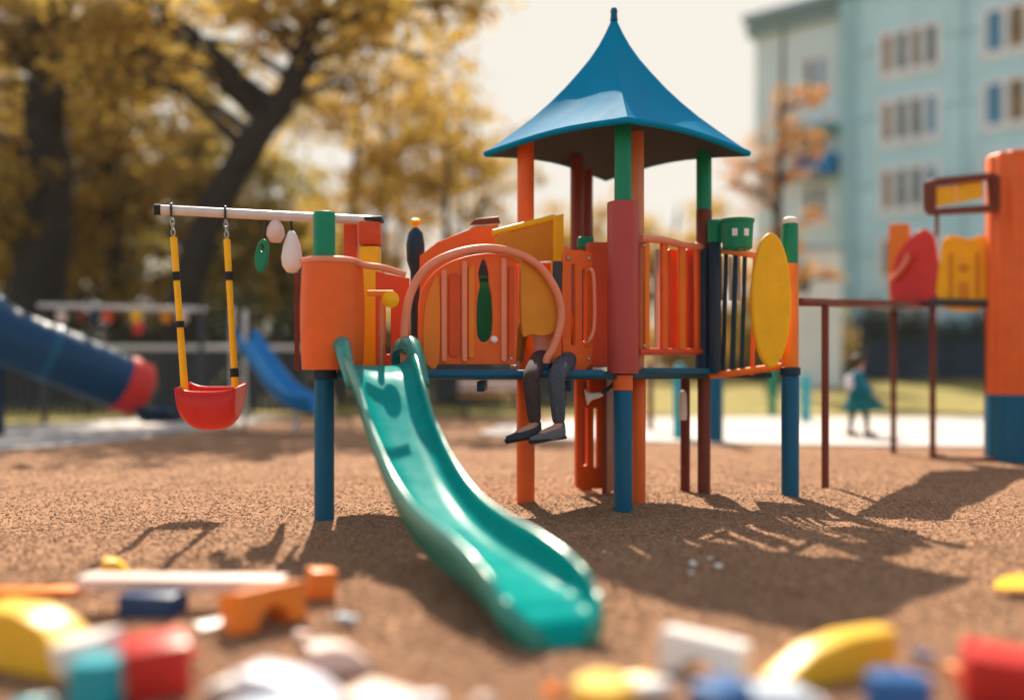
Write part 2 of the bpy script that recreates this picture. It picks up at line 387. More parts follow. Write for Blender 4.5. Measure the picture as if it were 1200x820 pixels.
# decks
def dk(*p): return [(q.x, q.y) for q in p]
back = Vector((-.02, .78, 0))
n_af = Plane(A, Fp).n
MB().plate([(A.x-.02, A.y-.03), (Fp.x-.02, Fp.y-.04), (Fp.x+.07, Fp.y+.02), (Rp.x+.06, Rp.y), (Bp.x+.04, Bp.y+.06), (Lp.x-.08, Lp.y+.02), (C.x-.08, C.y+.1), (A.x-.06, A.y+.3)], DECK-.055, DECK, .008).build('deck', DECKM, T)
pl = Plane(A, Fp, .05)
b = MB(); a0, a1 = pl.pt(396, 434), pl.pt(706, 434); b.tube([(a0.x, a0.y, .93), (a1.x, a1.y, .93)], .03, 12); b.build('deck_edge', BLUE, T)
# joists below the deck
b = MB()
for t in (.2, .5, .8):
    p = A.lerp(Fp, t); MB().box((p.x, p.y+.45, .85), (.05, .9, .07), None, .006).build('joist', NAVY, T)

# corner drum panel wrapping the front left post
def path_sheet(P, z0, z1, th, name, mat, parent, bulge=0):
    b = MB(); P = [Vector((p[0], p[1], 0)) for p in P]; k = len(P); rows = []
    nrm = []
    for i in range(k):
        t = (P[min(i+1, k-1)]-P[max(i-1, 0)]).normalized(); nrm.append(Vector((t.y, -t.x, 0)))
    zs = [z0+(z1-z0)*j/8 for j in range(9)]
    for i in range(k):
        out = [P[i]+nrm[i]*(th/2+bulge*math.sin(math.pi*j/8))+Vector((0, 0, z)) for j, z in enumerate(zs)]
        inn = [P[i]-nrm[i]*(th/2-bulge*math.sin(math.pi*j/8))+Vector((0, 0, z)) for j, z in reversed(list(enumerate(zs)))]
        rows.append(out+inn)
    G = b.grid(rows, False, True); b.bm.faces.new(G[0][::-1]); b.bm.faces.new(G[-1])
    return b.build(name, mat, parent)
r1 = .165
cx, cy = A.x+.035, A.y+.02
arc = [(cx+r1*math.cos(R(a)), cy+r1*math.sin(R(a))) for a in range(190, 351, 10)]
path_sheet([(cx-r1-.005, cy+.28)]+arc+[(cx+r1+.02, cy+.06)], .96, 1.615, .022, 'corner_panel', ORANGE, T, .012)
path_sheet([(PX(346, 7.1), 7.15), (PX(348, 6.6), 6.6)], .96, 1.6, .03, 'side_panel', MAROON, T)
zt = 1.635
rp = [Vector((cx-r1+.01, cy+.34, zt))]+[Vector((x, y, zt)) for x, y in arc]+[pl.pt(428, 311), pl.pt(450, 314), pl.pt(475, 322)]
MB().tube(catmull(rp, 3), .021, 12).build('top_rail', RAIL, T)
pl2 = Plane((PX(440, 6.9), 6.9), (PX(560, 7.0), 7.0))
pl2.board('back_panel', [(440, 318), (480, 326), (480, 428), (440, 428)], REDOR, T, [rrect(452, 345, 458, 415, 2)], .03)
# lever with a yellow knob
b = MB(); q = pl.pt(447, 430); q2 = W(447, 350, q.y+.12)
b.tube([(q2.x, q2.y, .95), (q2.x, q2.y, q2.z-.01)], .021, 12)
lv = b.build('lever', COPPER, T)
b = MB(); w0, w1 = W(430, 344, q2.y-.02), W(462, 343, q2.y-.02); b.box((w0+w1)/2, (abs(w1.x-w0.x), .04, .035), None, .01); b.build('handle', OCHRE, lv)
k = W(458, 351, q2.y-.06); MB().lathe([(0, -.03), (.03, -.03), (.052, -.012), (.055, .01), (.03, .03), (0, .032)], k, 20, Matrix.Rotation(R(90), 4, 'X')).build('knob', YELLOW, lv)
# arched entry: tube arch, ribbed orange infill with a keyhole, yellow quarter at the right
pa = Plane(A, Fp, .02)
arch = [(474, 428), (474, 385), (481, 345), (499, 315), (530, 298), (570, 291), (606, 297), (634, 314), (652, 341), (658, 366), (655, 388), (648, 408), (641, 420), (640, 433)]
ap = catmull([pa.pt(*p) for p in arch], 6)
AR = MB().tube(ap, .027, 14).build('arch_rail', RAIL, T)
for p_ in (ap[0], ap[-1]): MB().lathe([(0, .951), (.05, .951), (.05, .962), (.034, .968), (.031, 1.0), (.026, 1.004), (0, 1.004)], (p_.x, p_.y, 0), 18).build('rail_foot', NAVY, AR)
pi = Plane(A, Fp, -.03)
key = sm([(567, 304), (572, 318), (573, 333), (576, 348), (577, 380), (574, 396), (567, 401), (560, 396), (558, 378), (559, 350), (562, 335), (560, 322), (563, 309)], 4)
inner = sm([(490, 427), (490, 380), (492, 347), (506, 322), (532, 305), (570, 297), (603, 302)], 5, False)+[(603, 302), (606, 340), (606, 392), (604, 427)]
pan = pi.board('guard_panel', inner, ORANGE, T, [key], .03, .007)
pr = Plane(A, Fp, -.008)
def ribs(pts, mat, w=5, name='rib', plane=pr, parent=None, th=.03):
    for x, y0, y1 in pts:
        plane.board(name, rrect(x-w/2, y0, x+w/2, y1, w*.45), mat, parent, [], th, .006)
ribs([(520, 316, 424), (544, 306, 424), (590, 302, 424)], RAIL, 6, parent=pan)
pi2 = Plane(A, Fp, -.052)
for (x0, y0, x1, y1) in ((525, 318, 539, 418),):
    pass
pr.board('panel_inlay', sm([(498, 424), (496, 390), (500, 350), (514, 326), (514, 424)], 4), ORANGE2, pan, [], .016, .004)
pr.board('panel_inlay', rrect(549, 312, 556, 420, 3), ORANGE2, pan, [], .016, .004)
pr.board('panel_inlay', rrect(526, 320, 539, 418, 5), REDOR, pan, [], .014, .004)
pr.board('panel_inlay', rrect(596, 312, 602, 420, 2.5), REDOR, pan, [], .014, .004)
pk = Plane(A, Fp, -.25)
pk.board('play_panel', sm([(548, 330), (582, 330), (583, 402), (549, 402)], 3), GREEN, T, [], .03)
pk.board('play_panel', rrect(546, 296, 586, 332, 6), NAVY, T, [], .03)
MB().lathe([(0, 0), (.02, 0), (.024, .012), (.014, .024), (0, .026)], pr.pt(579, 398), 18, Matrix.Rotation(R(90), 4, 'X')).build('panel_knob', WHITE, pan)
py_ = Plane(A, Fp, -.03)
py_.board('yellow_panel', sm([(611, 305), (628, 313), (645, 335), (652, 362), (651, 384), (640, 393), (622, 392), (611, 388)], 4), OCHRE, T, [], .03)
py_.board('panel_strut', rrect(645, 396, 657, 427, 3), ORANGE, T, [], .028)
# rear panels
pb = Plane((PX(500, 7.35), 7.35), (PX(590, 7.45), 7.45))
o = pb.board('rear_panel', [(492, 300), (512, 284), (556, 266), (584, 263), (584, 425), (492, 425)], ORANGE, T, [], .04, .01)
pb.board('panel_cap', [(550, 264), (556, 257), (584, 254), (586, 262)], MAROON, o, [], .05, .008)
pc = Plane((PX(585, 7.1), 7.1), (PX(660, 7.3), 7.3))
o = pc.board('roofed_panel', [(580, 277), (650, 258), (652, 305), (580, 310)], OCHRE, T, [], .035, .008)
pc.board('panel_post', [(647, 254), (659, 251), (659, 425), (647, 425)], YELLOW, T, [], .06, .01)
b = MB(); b.tube([pc.pt(578, 273), pc.pt(650, 255)], .024, 12); b.build('panel_trim', YELLOW, o)
pd = Plane((PX(600, 7.6), 7.6), (PX(680, 7.75), 7.75))
pd.board('back_guard', rrect(600, 308, 662, 426, 5), REDOR, T, [rrect(612, 325, 622, 410, 3), rrect(636, 325, 646, 410, 3)], .035)
# right hand panel of the front face, with slots and a grab handle
pe = Plane((PX(657, 6.8), 6.8), (PX(712, 6.98), 6.98))
pe.board('slotted_panel', sm([(659, 300), (668, 293), (690, 296), (693, 310), (693, 425), (659, 428)], 2), ORANGE, T, [rrect(668, 310, 673, 405, 2), rrect(681, 315, 685, 400, 1.8)], .035, .007)
pe.board('grey_panel', rrect(648, 306, 658, 342, 2), GREYM, T, [], .02)
ph = Plane((PX(657, 6.8), 6.8), (PX(712, 6.98), 6.98), .07)
hp = [pe.pt(688, 318), ph.pt(693, 316), ph.pt(696, 326), ph.pt(697, 360), ph.pt(696, 385), ph.pt(691, 398), pe.pt(684, 405)]
MB().tube(catmull(hp, 5), .014, 10).build('grab_handle', RAIL, T)
pg = Plane((PX(680, 7.1), 7.1), (PX(720, 7.25), 7.25))
pg.board('red_panel', rrect(688, 284, 718, 430, 4), REDOR, T, [], .05, .01)
MB().box(W(686, 285, 7.4), (.12, .1, .09), None, .02).build('bracket', GREEN, T)
# front right railing
pf = Plane(Fp, Rp)
rl = MB(); rl.tube([pf.pt(750, 279), pf.pt(775, 281), pf.pt(800, 287), pf.pt(832, 291)], .028, 14); RLO = rl.build('railing', RAIL, T)
b = MB(); b.tube([pf.pt(748, 412), pf.pt(834, 412)], .025, 12); b.build('bottom_rail', REDOR, RLO)
pf2 = Plane(Fp, Rp, -.012)
for x, w, m in ((757, 5, ORANGE2), (778, 6, ORANGE), (799, 6, ORANGE2), (818, 6, ORANGE)):
    pf2.board('baluster', rrect(x-w/2, 284, x+w/2, 411, 1.5), m, RLO, [], .03, .006)
pf3 = Plane(Fp, Rp, -.08)
for x, w, m in ((788, 10, REDOR), (808, 8, REDOR), (827, 6, REDOR), (770, 4, STEEL)):
    pf3.board('slat', rrect(x-w/2, 292, x+w/2, 410, 1.5), m, RLO, [], .02, .004)
MB().plate([(PX(752, 7.05), 7.03), (PX(842, 7.8), 7.68), (PX(842, 7.9), 7.95), (PX(760, 7.3), 7.4)], .93, .975, .006).build('tower_step', BLUE, T)
# bridge to the end post
pbE = Plane(Rp, E)
br = MB(); br.tube([pbE.pt(828, 291), pbE.pt(860, 295), pbE.pt(914, 304)], .026, 12); BR = br.build('bridge_railing', RAIL, T)
for x, m, w in ((850, NAVY, 5), (861, NAVY, 6), (872, NAVY, 5), (884, ORANGE, 5)):
    Plane(Rp, E, -.01).board('baluster', [(x-w/2+1, 297), (x+w/2+1, 297), (x+w/2-3, 440), (x-w/2-3, 440)], m, BR, [], .028, .006)
for x in (845, 856, 866):
    Plane(Rp, E, -.06).board('slat', rrect(x-2, 300, x+2, 352, 1), WHITE, BR, [], .015, .003)
b = MB(); b.tube([pbE.pt(812, 441), pbE.pt(860, 437), pbE.pt(916, 429)], .028, 12); b.build('bridge_beam', ORANGE2, T)
b = MB(); q0, q1 = pbE.pt(838, 436), pbE.pt(905, 432)
MB().plate([(q0.x, q0.y), (q1.x, q1.y), (q1.x+.05, q1.y+.45), (q0.x+.05, q0.y+.45)], .9, .94, .006).build('bridge_floor', NAVY, T)
# yellow oval panel and drum on the rail
po = Plane((PX(880, 7.42), 7.36), (PX(930, 7.4), 7.40), .06)
ov = po.board('oval_panel', ell(903, 352, 23.5, 79, 56), YELLOW, T, [], .05, .018, 180)
dp = W(864, 293, 7.45)
dr = MB().lathe([(0, 0), (.095, 0), (.108, .012), (.118, .2), (.125, .205), (.125, .228), (.108, .232), (.1, .06), (0, .05)], dp, 28).build('rail_drum', GREEN, T)
for a in (-112, -68):
    d = Vector((math.cos(R(a)), math.sin(R(a)), 0)); MB().box(dp+d*.113+Vector((0, 0, .12)), (.012, .04, .055), Matrix.Rotation(R(a), 3, 'Z'), .004).build('drum_mark', WHITE, dr)
# lower climbing panel, talk horn
pq = Plane((PX(672, 7.95), 7.95), (PX(716, 8.05), 8.05))
pq.board('climbing_panel', rrect(674, 440, 716, 572, 4), ORANGE, T, [rrect(681, 478, 687, 545, 2), rrect(695, 478, 699, 548, 2), rrect(681, 446, 689, 466, 2)], .05, .01)
path_sheet([(PX(709, 7.7), 7.75), (PX(718, 8), 8.0)], 0, .92, .04, 'climbing_panel_side', MAROON, T)
hq = W(690, 462, 6.95)
MB().lathe([(.012, 0), (.02, .03), (.026, .08), (.045, .11), (.06, .118), (.052, .122), (.035, .11), (.012, .05)], hq+Vector((.1, 0, .0)), 20, Matrix.Rotation(R(-100), 4, 'Y')).build('talk_horn', WHITE, T)
b = MB(); b.tube([hq+Vector((.09, 0, 0)), hq+Vector((.16, .0, .06)), hq+Vector((.2, .03, .1))], .014, 10); b.build('horn_pipe', GREYM, T)
MB().lathe([(0, 0), (.03, 0), (.035, .06), (.03, .2), (.02, .23), (0, .235)], W(800, 492, 7.85), 16).build('post_float', WHITE, T)
for pl_, pts_ in ((pa, ((497, 420), (598, 420), (655, 428), (478, 420))), (pf, ((752, 288), (752, 405), (829, 298), (829, 405))), (pe, ((664, 303), (688, 303), (664, 420), (688, 420)))):
    for p_ in pts_: MB().lathe([(0, 0), (.013, 0), (.013, .005), (.008, .011), (0, .012)], pl_.pt(*p_)+pl_.n*.022, 12, Matrix.Rotation(R(90), 4, 'X')).build('bolt', CHAINM, T)
# roof
ZE = 2.615; CX, CY = .79, 7.5
corners = [Vector((-.2, 7.52, 0)), Vector((.755, 6.5, 0)), Vector((1.785, 7.5, 0)), Vector((.8, 8.5, 0))]
prof = [(.012, 1.0), (.03, .965), (.07, .88), (.12, .79), (.19, .69), (.275, .59), (.38, .475), (.5, .36), (.63, .25), (.76, .155), (.88, .07), (.96, .015), (1.0, -.012)]
H = .99
apex = Vector((.768, 7.5, 0))
def roof_rows(dz, inset, nseg=8):
    rows = []
    for r_, h in prof:
        row = []
        for i in range(4):
            a, c = corners[i], corners[(i+1) % 4]
            for j in range(nseg):
                t = j/nseg; s_ = math.sin(math.pi*t)
                p = a.lerp(c, t); ctr = apex
                k = 1-(.05+.05*(1-r_))*s_          # faces sag in a little between the hips
                q = ctr+(p-ctr)*r_*k*inset
                row.append(Vector((q.x, q.y, ZE+H*h+.05*s_*r_*r_-.02*s_*r_*(1-r_)+dz)))
        rows.append(row)
    return rows
b = MB(); G = b.grid(roof_rows(0, 1), False, True); RF = b.build('roof', ROOF, T, 28)
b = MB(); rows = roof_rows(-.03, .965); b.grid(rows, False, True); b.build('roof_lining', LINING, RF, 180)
rim = roof_rows(-.012, .992)[-1]
b = MB(); rr_ = rim+[rim[0], rim[1]]; b.tube(rr_, .024, 10, False); b.build('roof_rim', ROOF, RF)
MB().lathe([(0, 0), (.03, 0), (.024, .05), (.028, .075), (.02, .095), (0, .1)], (apex.x, apex.y, ZE+H-.02), 16).build('finial', BLUE, RF)
# swing beam: horizontal pipe cantilevered from the deck posts
zb = 2.07
b0, b1 = Vector((PX(183, 6.9), 6.9, zb)), Vector((C.x+.04, C.y-.02, zb-.02))
b = MB(); b.tube([b0, b1], .034, 16); BEAM = b.build('swing_beam', STEEL, T)
b = MB(); dbm = (b1-b0).normalized()
b.tube([b0-dbm*.012, b0+dbm*.03], .038, 16); b.build('beam_cap', BLACK, BEAM)
def on_beam(px):
    k = (px-600)/F; t = (k*b0.y-b0.x)/((b1.x-b0.x)-k*(b1.y-b0.y)); return b0+(b1-b0)*t
b = MB(); g = on_beam(384); b.tube([g, (A.x, A.y, 1.9)], .03, 10); b.build('beam_bracket', NAVY, T)

# ------------------------------------------------------------------ green slide
SL = thing('slide', 'glossy teal green wave slide running down from the deck to the ground', 'slide', (-.35, 4.9, 0))
ctr = [(440, 428, 6.22), (447, 432, 6.08), (457, 441, 5.92), (470, 466, 5.7), (484, 497, 5.46), (500, 535, 5.16), (519, 573, 4.86), (542, 607, 4.56), (570, 638, 4.24), (598, 661, 3.98), (618, 679, 3.8), (634, 697, 3.66), (645, 716, 3.54)]
cp = catmull([W(*c) for c in ctr], 5)
K = len(cp); 
for i in range(K):
    t = i/(K-1); cp[i].x += float(np.interp(t, [0, .15, .35, .6, .8, 1], [0, -.035, -.085, -.085, -.045, -.005])); cp[i].z += float(np.interp(t, [.8, .9, .95, 1], [0, .004, .016, .008]))
rows_in, rows_out = [], []
def curve(t, pts): return float(np.interp(t, [p[0] for p in pts], [p[1] for p in pts]))
HW = [(0, .21), (.12, .195), (.25, .165), (.45, .148), (.62, .148), (.8, .16), (.9, .165), (1, .158)]

dirx = Vector((cp[-1].x-cp[0].x, cp[-1].y-cp[0].y, 0)).normalized(); side = Vector((-dirx.y, dirx.x, 0))   # to the slide's left seen going down
if side.x < 0: side = -side
inner_prof = []
def slide_section(t, p, skin):
    hw = curve(t, HW)
    wall = .08+.05*max(0, 1-t/.1)+.022*math.exp(-((t-.72)/.12)**2)-.045*max(0, (t-.84)/.16)**1.5
    tilt = 1.0
    pts = []
    if skin == 0:
        prof_ = [(-1.0, 1.0), (-1.0, .82), (-.98, .55), (-.92, .3), (-.8, .12), (-.6, .02), (-.3, 0), (0, 0), (.3, 0), (.6, .02), (.8, .12), (.92, .3), (.98, .55), (1.0, .82), (1.0, 1.0)]
        for u, v in prof_: pts.append(p+side*(u*hw)+Vector((0, 0, v*wall)))
        # rolled lips
        L_ = [p+side*(-hw-.042*math.sin(a))+Vector((0, 0, wall+.03*math.sin(2*a)*.6 if False else wall+.028*math.sin(math.pi*i/5)-(.0 if i < 3 else .035*(i-2)/3))) for i, a in enumerate([math.pi/2*j/5 for j in range(6)])]
        R_ = [p+side*(hw+.042*math.sin(a))+Vector((0, 0, wall+.028*math.sin(math.pi*i/5)-(.0 if i < 3 else .035*(i-2)/3))) for i, a in enumerate([math.pi/2*j/5 for j in range(6)])]
        return L_[::-1][:-1]+pts+R_[1:]
rows = []
for i, p in enumerate(cp):
    t = i/(K-1); top = slide_section(t, p, 0)
    hw = curve(t, HW); dep = .055+.05*math.sin(math.pi*min(1, t*1.1))
    zl = p.z-dep if t < .8 else max(.0, p.z-dep-(t-.8)*.3)
    und = [Vector((top[-1].x, top[-1].y, top[-1].z-.025)), p+side*(hw*1.03)+Vector((0, 0, -.0)), ]
    u1 = p+side*(hw*1.03); u2 = p-side*(hw*1.03)
    und = [top[-1]-Vector((0, 0, .03)), top[-1]-side*.04-Vector((0, 0, .035)), Vector((u1.x, u1.y, p.z)), Vector((u1.x, u1.y, zl+.02)), Vector((u1.x, u1.y, zl))-side*.03, Vector((u2.x, u2.y, zl))+side*.03, Vector((u2.x, u2.y, zl+.02)), Vector((u2.x, u2.y, p.z)), top[0]+side*.04-Vector((0, 0, .035)), top[0]-Vector((0, 0, .03))]
    rows.append((top, und))
# rounded exit: last rows curl down to the ground and narrow
ex = cp[-1]
for s_, dz, kk in ((.045, .006, .96), (.085, .02, .88), (.115, .045, .77), (.135, .075, .62), (.143, .1, .45)):
    base = rows[K-1]
    c2 = ex+dirx*s_
    def mv(v): 
        lat = (v-ex).dot(side); return Vector((c2.x, c2.y, 0))+side*lat*kk+Vector((0, 0, max(.004, v.z-dz)))
    rows.append(([mv(v) for v in base[0]], [mv(v) for v in base[1]]))
b = MB(); b.grid([r[0][4:-4] for r in rows]); b.build('slide_bed', TEAL, SL, 180)
for a_, z_ in ((0, 5), (-5, None)):
    b = MB(); b.grid([r[0][a_:z_] for r in rows]); b.build('slide_rim', RIM, SL, 180)
b = MB(); G = b.grid([[r[0][-1]]+r[1]+[r[0][0]] for r in rows])
b.build('slide_underside', TEALD, SL, 60)
b = MB()
b.bm.faces.new([b.bm.verts.new(v) for v in rows[-1][0]+rows[-1][1]]); b.build('slide_lip', TEALD, SL, 0)
for sgn in (-1, 1):      # hoods at the top where the rims curl over the deck edge
    hp = []
    for (f_, u, z) in ((.36, 1.16, -.12), (.2, 1.17, .02), (.05, 1.16, .12), (-.08, 1.12, .125), (-.18, 1.08, .105), (-.24, 1.05, .04), (-.25, 1.04, -.02)):
        hp.append(cp[0]+dirx*f_+side*(sgn*.19*u)+Vector((0, 0, z)))
    b = MB(); q = catmull(hp, 5); b.tube(q, [.03+.03*math.sin(math.pi*i/(len(q)-1)) for i in range(len(q))], 14); b.build('slide_hood', RIM, SL, 180)

# ------------------------------------------------------------------ swing and hanging toys
SW = thing('swing', 'red bucket swing seat on yellow straps hanging from the grey beam', 'swing', (PX(245, 6.92), 6.92, .5))
s0, s1 = on_beam(201), on_beam(264)
e0, e1 = W(217, 463, 6.86), W(276, 458, 6.9)
for a, e in ((s0, e0), (s1, e1)):
    loop = [a+Vector((.045*math.cos(t)*dbm.y, -.045*math.cos(t)*dbm.x, .045*math.sin(t))) for t in [2*math.pi*j/20 for j in range(21)]]
    b = MB(); b.tube(loop, .009, 8, False); hk = b.build('hanger', GREYM, SW)
    dv = (e-a).normalized(); L_ = (e-a).length
    b = MB(); nlink = 4
    for i in range(nlink):
        c_ = a+dv*(.05+.035*i); ax = Vector((1, 0, 0)) if i % 2 else Vector((0, 1, 0))
        b.tube([c_+dv*(.024*math.cos(t))+ax*(.014*math.sin(t)) for t in [2*math.pi*j/12 for j in range(13)]], .0045, 6, False)
    b.build('chain', CHAINM, SW)
    b = MB(); q0 = a+dv*.19; b.tube([q0, q0.lerp(e, .5), e], [.024, .022, .026], 12); st = b.build('strap', YELLOW, SW)
    for f_ in ((.36, .03), (.62, .022)) if e is e0 else ((.36, .03), (.9, .03)):
        c_ = a+dv*L_*f_[0]; b = MB(); b.tube([c_-dv*f_[1], c_+dv*f_[1]], .03, 12); b.build('strap_band', BLACK, st)
# seat: deep moulded bucket, open at the top
b = MB(); rowsS = []; sc = (e0+e1)/2
for i in range(13):            # across the width
    u = -1+2*i/12; row = []
    for j in range(11):        # front lip, belly, back
        v = j/10; ang = math.pi*(v)
        y_ = -.14*math.cos(ang); z_ = -.25*math.sin(ang)**.75*(1-.16*abs(u)**3)
        if v > .5: z_ = z_*(1-.35*(v-.5)*2)+.03*(v-.5)*2
        row.append(Vector((sc.x+u*(.198-.02*math.sin(ang)), sc.y+y_+.02, sc.z-.0+z_+.035*abs(u)**4)))
    rowsS.append(row)
b.grid(rowsS)
seat = b.build('seat', RED, SW, 180)
md = seat.modifiers.new('s', 'SOLIDIFY'); md.thickness = .016; md.offset = 0
for sgn in (0, -1):
    b = MB(); rr = rowsS[sgn]; b.bm.faces.new([b.bm.verts.new(v) for v in rr])
    o = b.build('seat_side', RED, SW, 0); md = o.modifiers.new('s', 'SOLIDIFY'); md.thickness = .016; md.offset = 0
b = MB(); rim_ = [r[0] for r in rowsS]; b.tube(rim_, .014, 10); b.tube([r[-1] for r in rowsS], .014, 10); b.tube(rowsS[0], .011, 8); b.tube(rowsS[-1], .011, 8); b.build('seat_rim', RED, SW)

g0 = on_beam(310); gp = W(307, 300, g0.y)
GT = thing('grip_paddle', 'green oval paddle dangling from the grey beam between swing and post', 'play handle', (gp.x, gp.y, gp.z-.12))
me = shape2d(ell(0, 0, .05, .12, 32), [ell(0, .055, .018, .025, 16)], .035, .012); me.transform(Matrix.Translation(gp) @ Matrix.Rotation(R(-15), 4, 'Z') @ Matrix.Rotation(R(8), 4, 'Y') @ Matrix.Rotation(R(90), 4, 'X'))
link_mesh('paddle', me, GREEN, GT)
b = MB(); b.tube([g0-Vector((0, 0, .03)), gp+Vector((.005, 0, .06))], .006, 8); b.build('cord', GREYM, GT)
w0 = on_beam(341); wp = W(342, 320, w0.y)
WT = thing('hanging_bag', 'white teardrop punch bag hanging from the beam beside the green post cap', 'punch bag', wp)
MB().lathe([(0, 0), (.035, .006), (.068, .05), (.075, .11), (.06, .2), (.035, .27), (.018, .3), (0, .305)], wp, 22).build('bag', WHITE, WT, 180)
b = MB(); b.tube([w0-Vector((0, 0, .03)), wp+Vector((0, 0, .3))], .008, 8); b.build('cord', BLACK, WT)
g2 = on_beam(323); MB_ = MB(); kp = W(323, 268, g2.y)
KT = thing('hanging_knot', 'pale pink fabric knot tied round the beam beside the white bag', 'ribbon', kp)
MB_.lathe([(0, -.1), (.04, -.095), (.065, -.05), (.06, 0), (.035, .05), (.012, .085), (0, .09)], kp, 9).build('knot', PINKW, KT, 180)
b = MB(); b.tube([g2-Vector((0, 0, .02)), kp], .012, 8); b.build('cord', PINKW, KT)

# ------------------------------------------------------------------ right-hand play structure
T2 = thing('play_tower', 'orange ribbed pillar with raised red and yellow panelled walkway beside the path', 'climbing frame', (4.4, 10, 0))
cc = Vector((PX(1196, 10.6), 10.6, 0))
def ribbed(z0, z1, r, name, mat, parent, n=28):
    b = MB(); m = n*6; rows_ = []
    for z, k in ((z0, 1), (z1-.02, 1), (z1, .96)):
        rows_.append([Vector((cc.x+r*k*(1+.035*math.cos(n*a))*math.cos(a), cc.y+r*k*(1+.035*math.cos(n*a))*math.sin(a), z)) for a in [2*math.pi*j/m for j in range(m)]])
    G = b.grid(rows_, False, True); b.bm.faces.new(G[-1]); b.bm.faces.new(G[0][::-1])
    return b.build(name, mat, parent, 60)
PIL = ribbed(.7, 3.25, .325, 'pillar', ORANGE, T2, 14)
ribbed(-.1, .71, .335, 'pillar_foot', BLUE, PIL, 14)
ps = [(PX(967, 8.1), 8.1, 1.5), (PX(1047, 11.6), 11.6, 1.7), (PX(1093, 11.0), 11.0, 1.68), (PX(1157, 10.75), 10.75, 1.67)]
for i, (x, y, z) in enumerate(ps):
    MB().post(x, y, -.1, z, .034 if i else .03, 16).build('leg', MAROON, T2)
k0, k1, k2, k3 = [Vector(p) for p in ps]
b = MB(); b.tube([Vector((PX(938, 7.9), 7.9, 1.5)), k0+Vector((0, 0, .01)), k1], .035, 10); b.tube([k1, k2], .03, 10); b.build('walkway_beam', MAROON, T2)
def slab(P, th, name, mat, par):
    b = MB(); P = [Vector(p) for p in P]; top = [b.bm.verts.new(p) for p in P]; bot = [b.bm.verts.new(p-Vector((0, 0, th))) for p in P]; n = len(P)
    b.bm.faces.new(top); b.bm.faces.new(bot[::-1])
    for i in range(n): b.bm.faces.new((top[i], top[(i+1) % n], bot[(i+1) % n], bot[i]))
    return b.build(name, mat, par, 0)
slab([k0+Vector((-.05, .03, .045)), k2+Vector((-.1, 0, .045)), k1+Vector((.1, 0, .045)), k1+Vector((-.6, 0, .045)), k0+Vector((-.5, .1, .045))], .03, 'walkway', MAROON, T2)
slab([k2+Vector((-.05, -.05, .04)), k3+Vector((.15, -.08, .05)), k3+Vector((.2, .7, .05)), k1+Vector((0, .4, .03)), k1+Vector((-.1, 0, .03))], .05, 'platform', NAVY, T2)
b = MB(); b.tube([k2+Vector((-.06, -.06, .03)), k3+Vector((.12, -.08, .0))], .045, 12); b.build('platform_edge', GREYM, T2)
pp = Plane((k1.x, k1.y), (k3.x, k3.y), .0)
pp1 = Plane((PX(1043, 11.4), 11.4), (PX(1100, 10.95), 10.95))
pp1.board('red_panel', sm([(1048, 352), (1048, 312), (1058, 290), (1078, 270), (1090, 272), (1097, 288), (1098, 354)], 3), RED, T2, [], .05, .012)
pp1.board('orange_panel', rrect(1042, 262, 1066, 352, 4), ORANGE2, T2, [], .04, .01)
pp1b = Plane((PX(1043, 11.4), 11.4), (PX(1100, 10.95), 10.95), .08)
hpp = [pp1b.pt(1044, 328), pp1b.pt(1054, 318), pp1b.pt(1062, 306), pp1b.pt(1064, 298)]
MB().tube(catmull(hpp, 4), .03, 10).build('grab_handle', RAIL, T2)
pp2 = Plane((PX(1100, 10.95), 10.95), (PX(1160, 10.75), 10.75))
yp = pp2.board('yellow_panel', sm([(1101, 358), (1102, 300), (1106, 280), (1120, 276), (1135, 280), (1152, 276), (1158, 290), (1158, 358)], 3), YELLOW, T2, [], .05, .012)
ppk = Plane((PX(1100, 10.95), 10.95), (PX(1160, 10.75), 10.75), .04)
ppk.board('dim_slot_strip', rrect(1112, 296, 1116, 348, 1.8), OCHRE, yp, [], .03, .006); ppk.board('dim_slot_strip', rrect(1143, 296, 1147, 348, 1.8), OCHRE, yp, [], .03, .006)  # ochre strips in place of slots; the slots' dimness is put into the colour
ppk.board('panel_window', ell(1129, 314, 6, 5, 24), OCHRE, yp, [], .02, .006)
ppk.board('panel_window', rrect(1124, 330, 1134, 352, 2), OCHRE, yp, [], .02, .006)
pz = Plane((PX(1086, 10.3), 10.3), (PX(1166, 10.5), 10.5))
fr = pz.board('bubble_frame', [(1086, 213), (1096, 209), (1160, 203), (1168, 208), (1169, 244), (1162, 249), (1092, 252), (1086, 246)], MAROON, T2, [[(1093, 219), (1160, 211), (1162, 240), (1093, 245)]], .12, .012)
pzb = Plane((PX(1086, 10.3), 10.3), (PX(1166, 10.5), 10.5), -.03)
pzb.board('frame_panel', [(1096, 220), (1119, 217), (1119, 239), (1097, 242)], YELLOW, fr, [], .04, .006)
pzb.board('frame_panel', [(1122, 216), (1150, 212), (1151, 232), (1122, 238)], YELLOW, fr, [], .04, .006)
MB().tube([W(1098, 252, 10.34), W(1098, 275, 10.9)], .02, 8).build('frame_bracket', MAROON, T2); MB().tube([W(1165, 228, 10.5), (cc.x-.3, cc.y, 2.8)], .025, 8).build('frame_bracket', MAROON, T2)
hoop = [W(1093, 528, 11.0), W(1110, 536, 10.8), W(1140, 540, 10.55), W(1170, 540, 10.5)]
b = MB(); b.tube(catmull([Vector((p.x, p.y, .02)) for p in hoop], 4), .022, 8); b.build('ground_edging', MAROON, T2)

